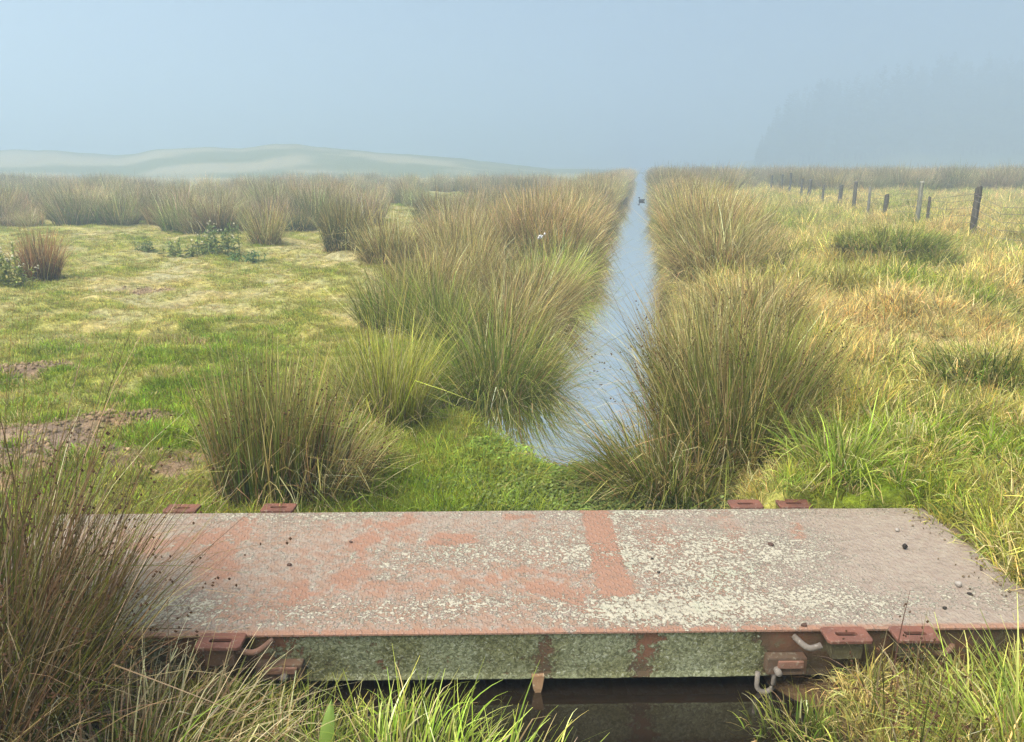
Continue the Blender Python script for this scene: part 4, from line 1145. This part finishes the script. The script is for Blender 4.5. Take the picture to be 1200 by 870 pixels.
# along both banks
n = 1000
s_ = 13.5 + 95 * g.random(n) ** 1.5
t_ = np.where(g.random(n) < .5, -1.25 - np.abs(g.normal(0, .9, n)) - .006 * s_, .92 + np.abs(g.normal(0, .45, n)))
x, y = xy(s_, t_)
bed('bank_rushes', x, y, 'continuous tan rushes lining both banks into the mist', .6, 1.25)
# middle left bed
x = g.uniform(-75, 12, 9000); y = g.uniform(14, 60, 9000)
s_, t_ = st(x, y)
edge = 18.5 + 3.0 * fbm(x * .25, y * 0, 130) + 2.5 * sst(-6, -2, t_) * -1.0
keep = (t_ < -1.5) & (y > edge) & (g.random(len(x)) < (.04 + 1.0 * sst(.42, .56, fbm(x * .22, y * .22, 131))) * np.clip(26 / y, .3, 1)) & (np.abs(x) < y * .85 + 3)
keep |= (t_ < -1.6) & (t_ > -6.0) & (y > 13.0) & (y < 30) & (g.random(len(x)) < .8) & (t_ > -2.2 - (y - 11) * .45)
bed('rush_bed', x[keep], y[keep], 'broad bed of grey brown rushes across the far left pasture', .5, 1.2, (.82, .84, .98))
# right: behind the fence
x = g.uniform(2, 85, 7000); y = g.uniform(22, 75, 7000)
s_, t_ = st(x, y)
keep = (((t_ > 7.6) & (y > 40 + 4 * fbm(x * .2, y * 0, 141))) | ((t_ > .8) & (t_ < 6.0 - 0 * y) & (y > 30) & (t_ < (y - 26) * .25 + 1))) & (g.random(len(x)) < .85 * np.clip(45 / y, .3, 1)) & (x < y * .85 + 4)
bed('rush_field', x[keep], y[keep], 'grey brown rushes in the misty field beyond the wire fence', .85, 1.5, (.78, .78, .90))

# conifer plantation in the fog
PINE_B = [(1, (.02, .028, .014), (.035, .05, .022), (.05, .07, .03))]
def pine(seed, hgt):
    g2 = np.random.default_rng(seed)
    parts = []
    k_ = 7
    for i in range(2):
        pass
    # trunk
    V = []; F = []
    for i, (z, r) in enumerate(((0, .32), (hgt * .5, .2), (hgt, .03))):
        for j in range(6): V.append((math.cos(j * math.pi / 3) * r, math.sin(j * math.pi / 3) * r, z))
    for i in range(2):
        for j in range(6): F.append((i * 6 + j, i * 6 + (j + 1) % 6, (i + 1) * 6 + (j + 1) % 6, (i + 1) * 6 + j))
    parts.append((np.array(V), np.array(F), np.tile([.05, .035, .025], (18, 1))))
    for q in range(170):
        u = g2.uniform(.12, 1) ** .9; z = hgt * u; L_ = hgt * .20 * (1 - u) ** .7 * g2.uniform(.6, 1.15) + .35
        a = g2.random() * 6.283; d = np.array([math.cos(a), math.sin(a), g2.uniform(-.25, .35)]); sd2 = np.array([-math.sin(a), math.cos(a), g2.normal(0, .3)]) * L_ * .26
        p = np.array([0, 0, z]); m_ = p + d * L_ * .55
        V = np.array([p, m_ + sd2, p + d * L_ + [0, 0, .2], m_ - sd2])
        parts.append((V, np.array([[0, 1, 2, 3]]), np.tile(np.array([.035, .05, .022]) * math.exp(g2.normal(0, .2)), (4, 1))))
    V, F, C = join(parts)
    return quads_mesh('pine', V, F, C, False, [M_INST])
PINES = [pine(i, 20) for i in range(4)]
n = 1500
pxs = 885 + 535 * g.random(n) ** .85; r = 245 + 80 * g.random(n)
x = (pxs - 600) / 932 * r; y = r
topy = np.interp(pxs, [885, 900, 930, 1000, 1060, 1100, 1200, 1420], [172, 138, 112, 98, 88, 80, 78, 82])
zt = EYE + (192 - topy) / 932 * r
prof = np.interp(pxs, [780, 850, 900, 980, 1100, 1300, 1600], [202, 196, 184, 164, 148, 146, 150])
zb = -1 + (EYE + (192 - prof) / 932 * 300 + 1) * sst(215, 300, r)
scl = np.clip((zt - zb) / 20.5, .15, 1.4) * np.clip(g.normal(.80, .18, n), .4, 1.15)
rot = np.stack([g.normal(0, .02, n), g.normal(0, .02, n), g.random(n) * 6.283], 1)
scatter('conifer_wood', np.stack([x, y, zb - .3], 1), rot, scl, np.ones((n, 3)), g.integers(0, 4, n), PINES, 'dark conifer plantation fading into the fog on the right', 'wood')

# ------------------------------------------------------------------ haze
hz = NB('haze')
hz.N.remove([q for q in hz.N if q.type == 'BSDF_PRINCIPLED'][0]) if any(q.type == 'BSDF_PRINCIPLED' for q in hz.N) else None
pv = hz.n('ShaderNodeVolumePrincipled')
pv.inputs['Color'].default_value = (.61, .745, .885, 1)
pv.inputs['Density'].default_value = .0100
pv.inputs['Anisotropy'].default_value = .38
hz.L.new(pv.outputs[0], hz.o.inputs['Volume'])
hb = link('haze', boxm('haze', -530, 530, -70, 660, -2.3, 46, hz.m))
tag(hb, 'pale mist hanging over the whole pasture', 'mist', None, 'stuff')
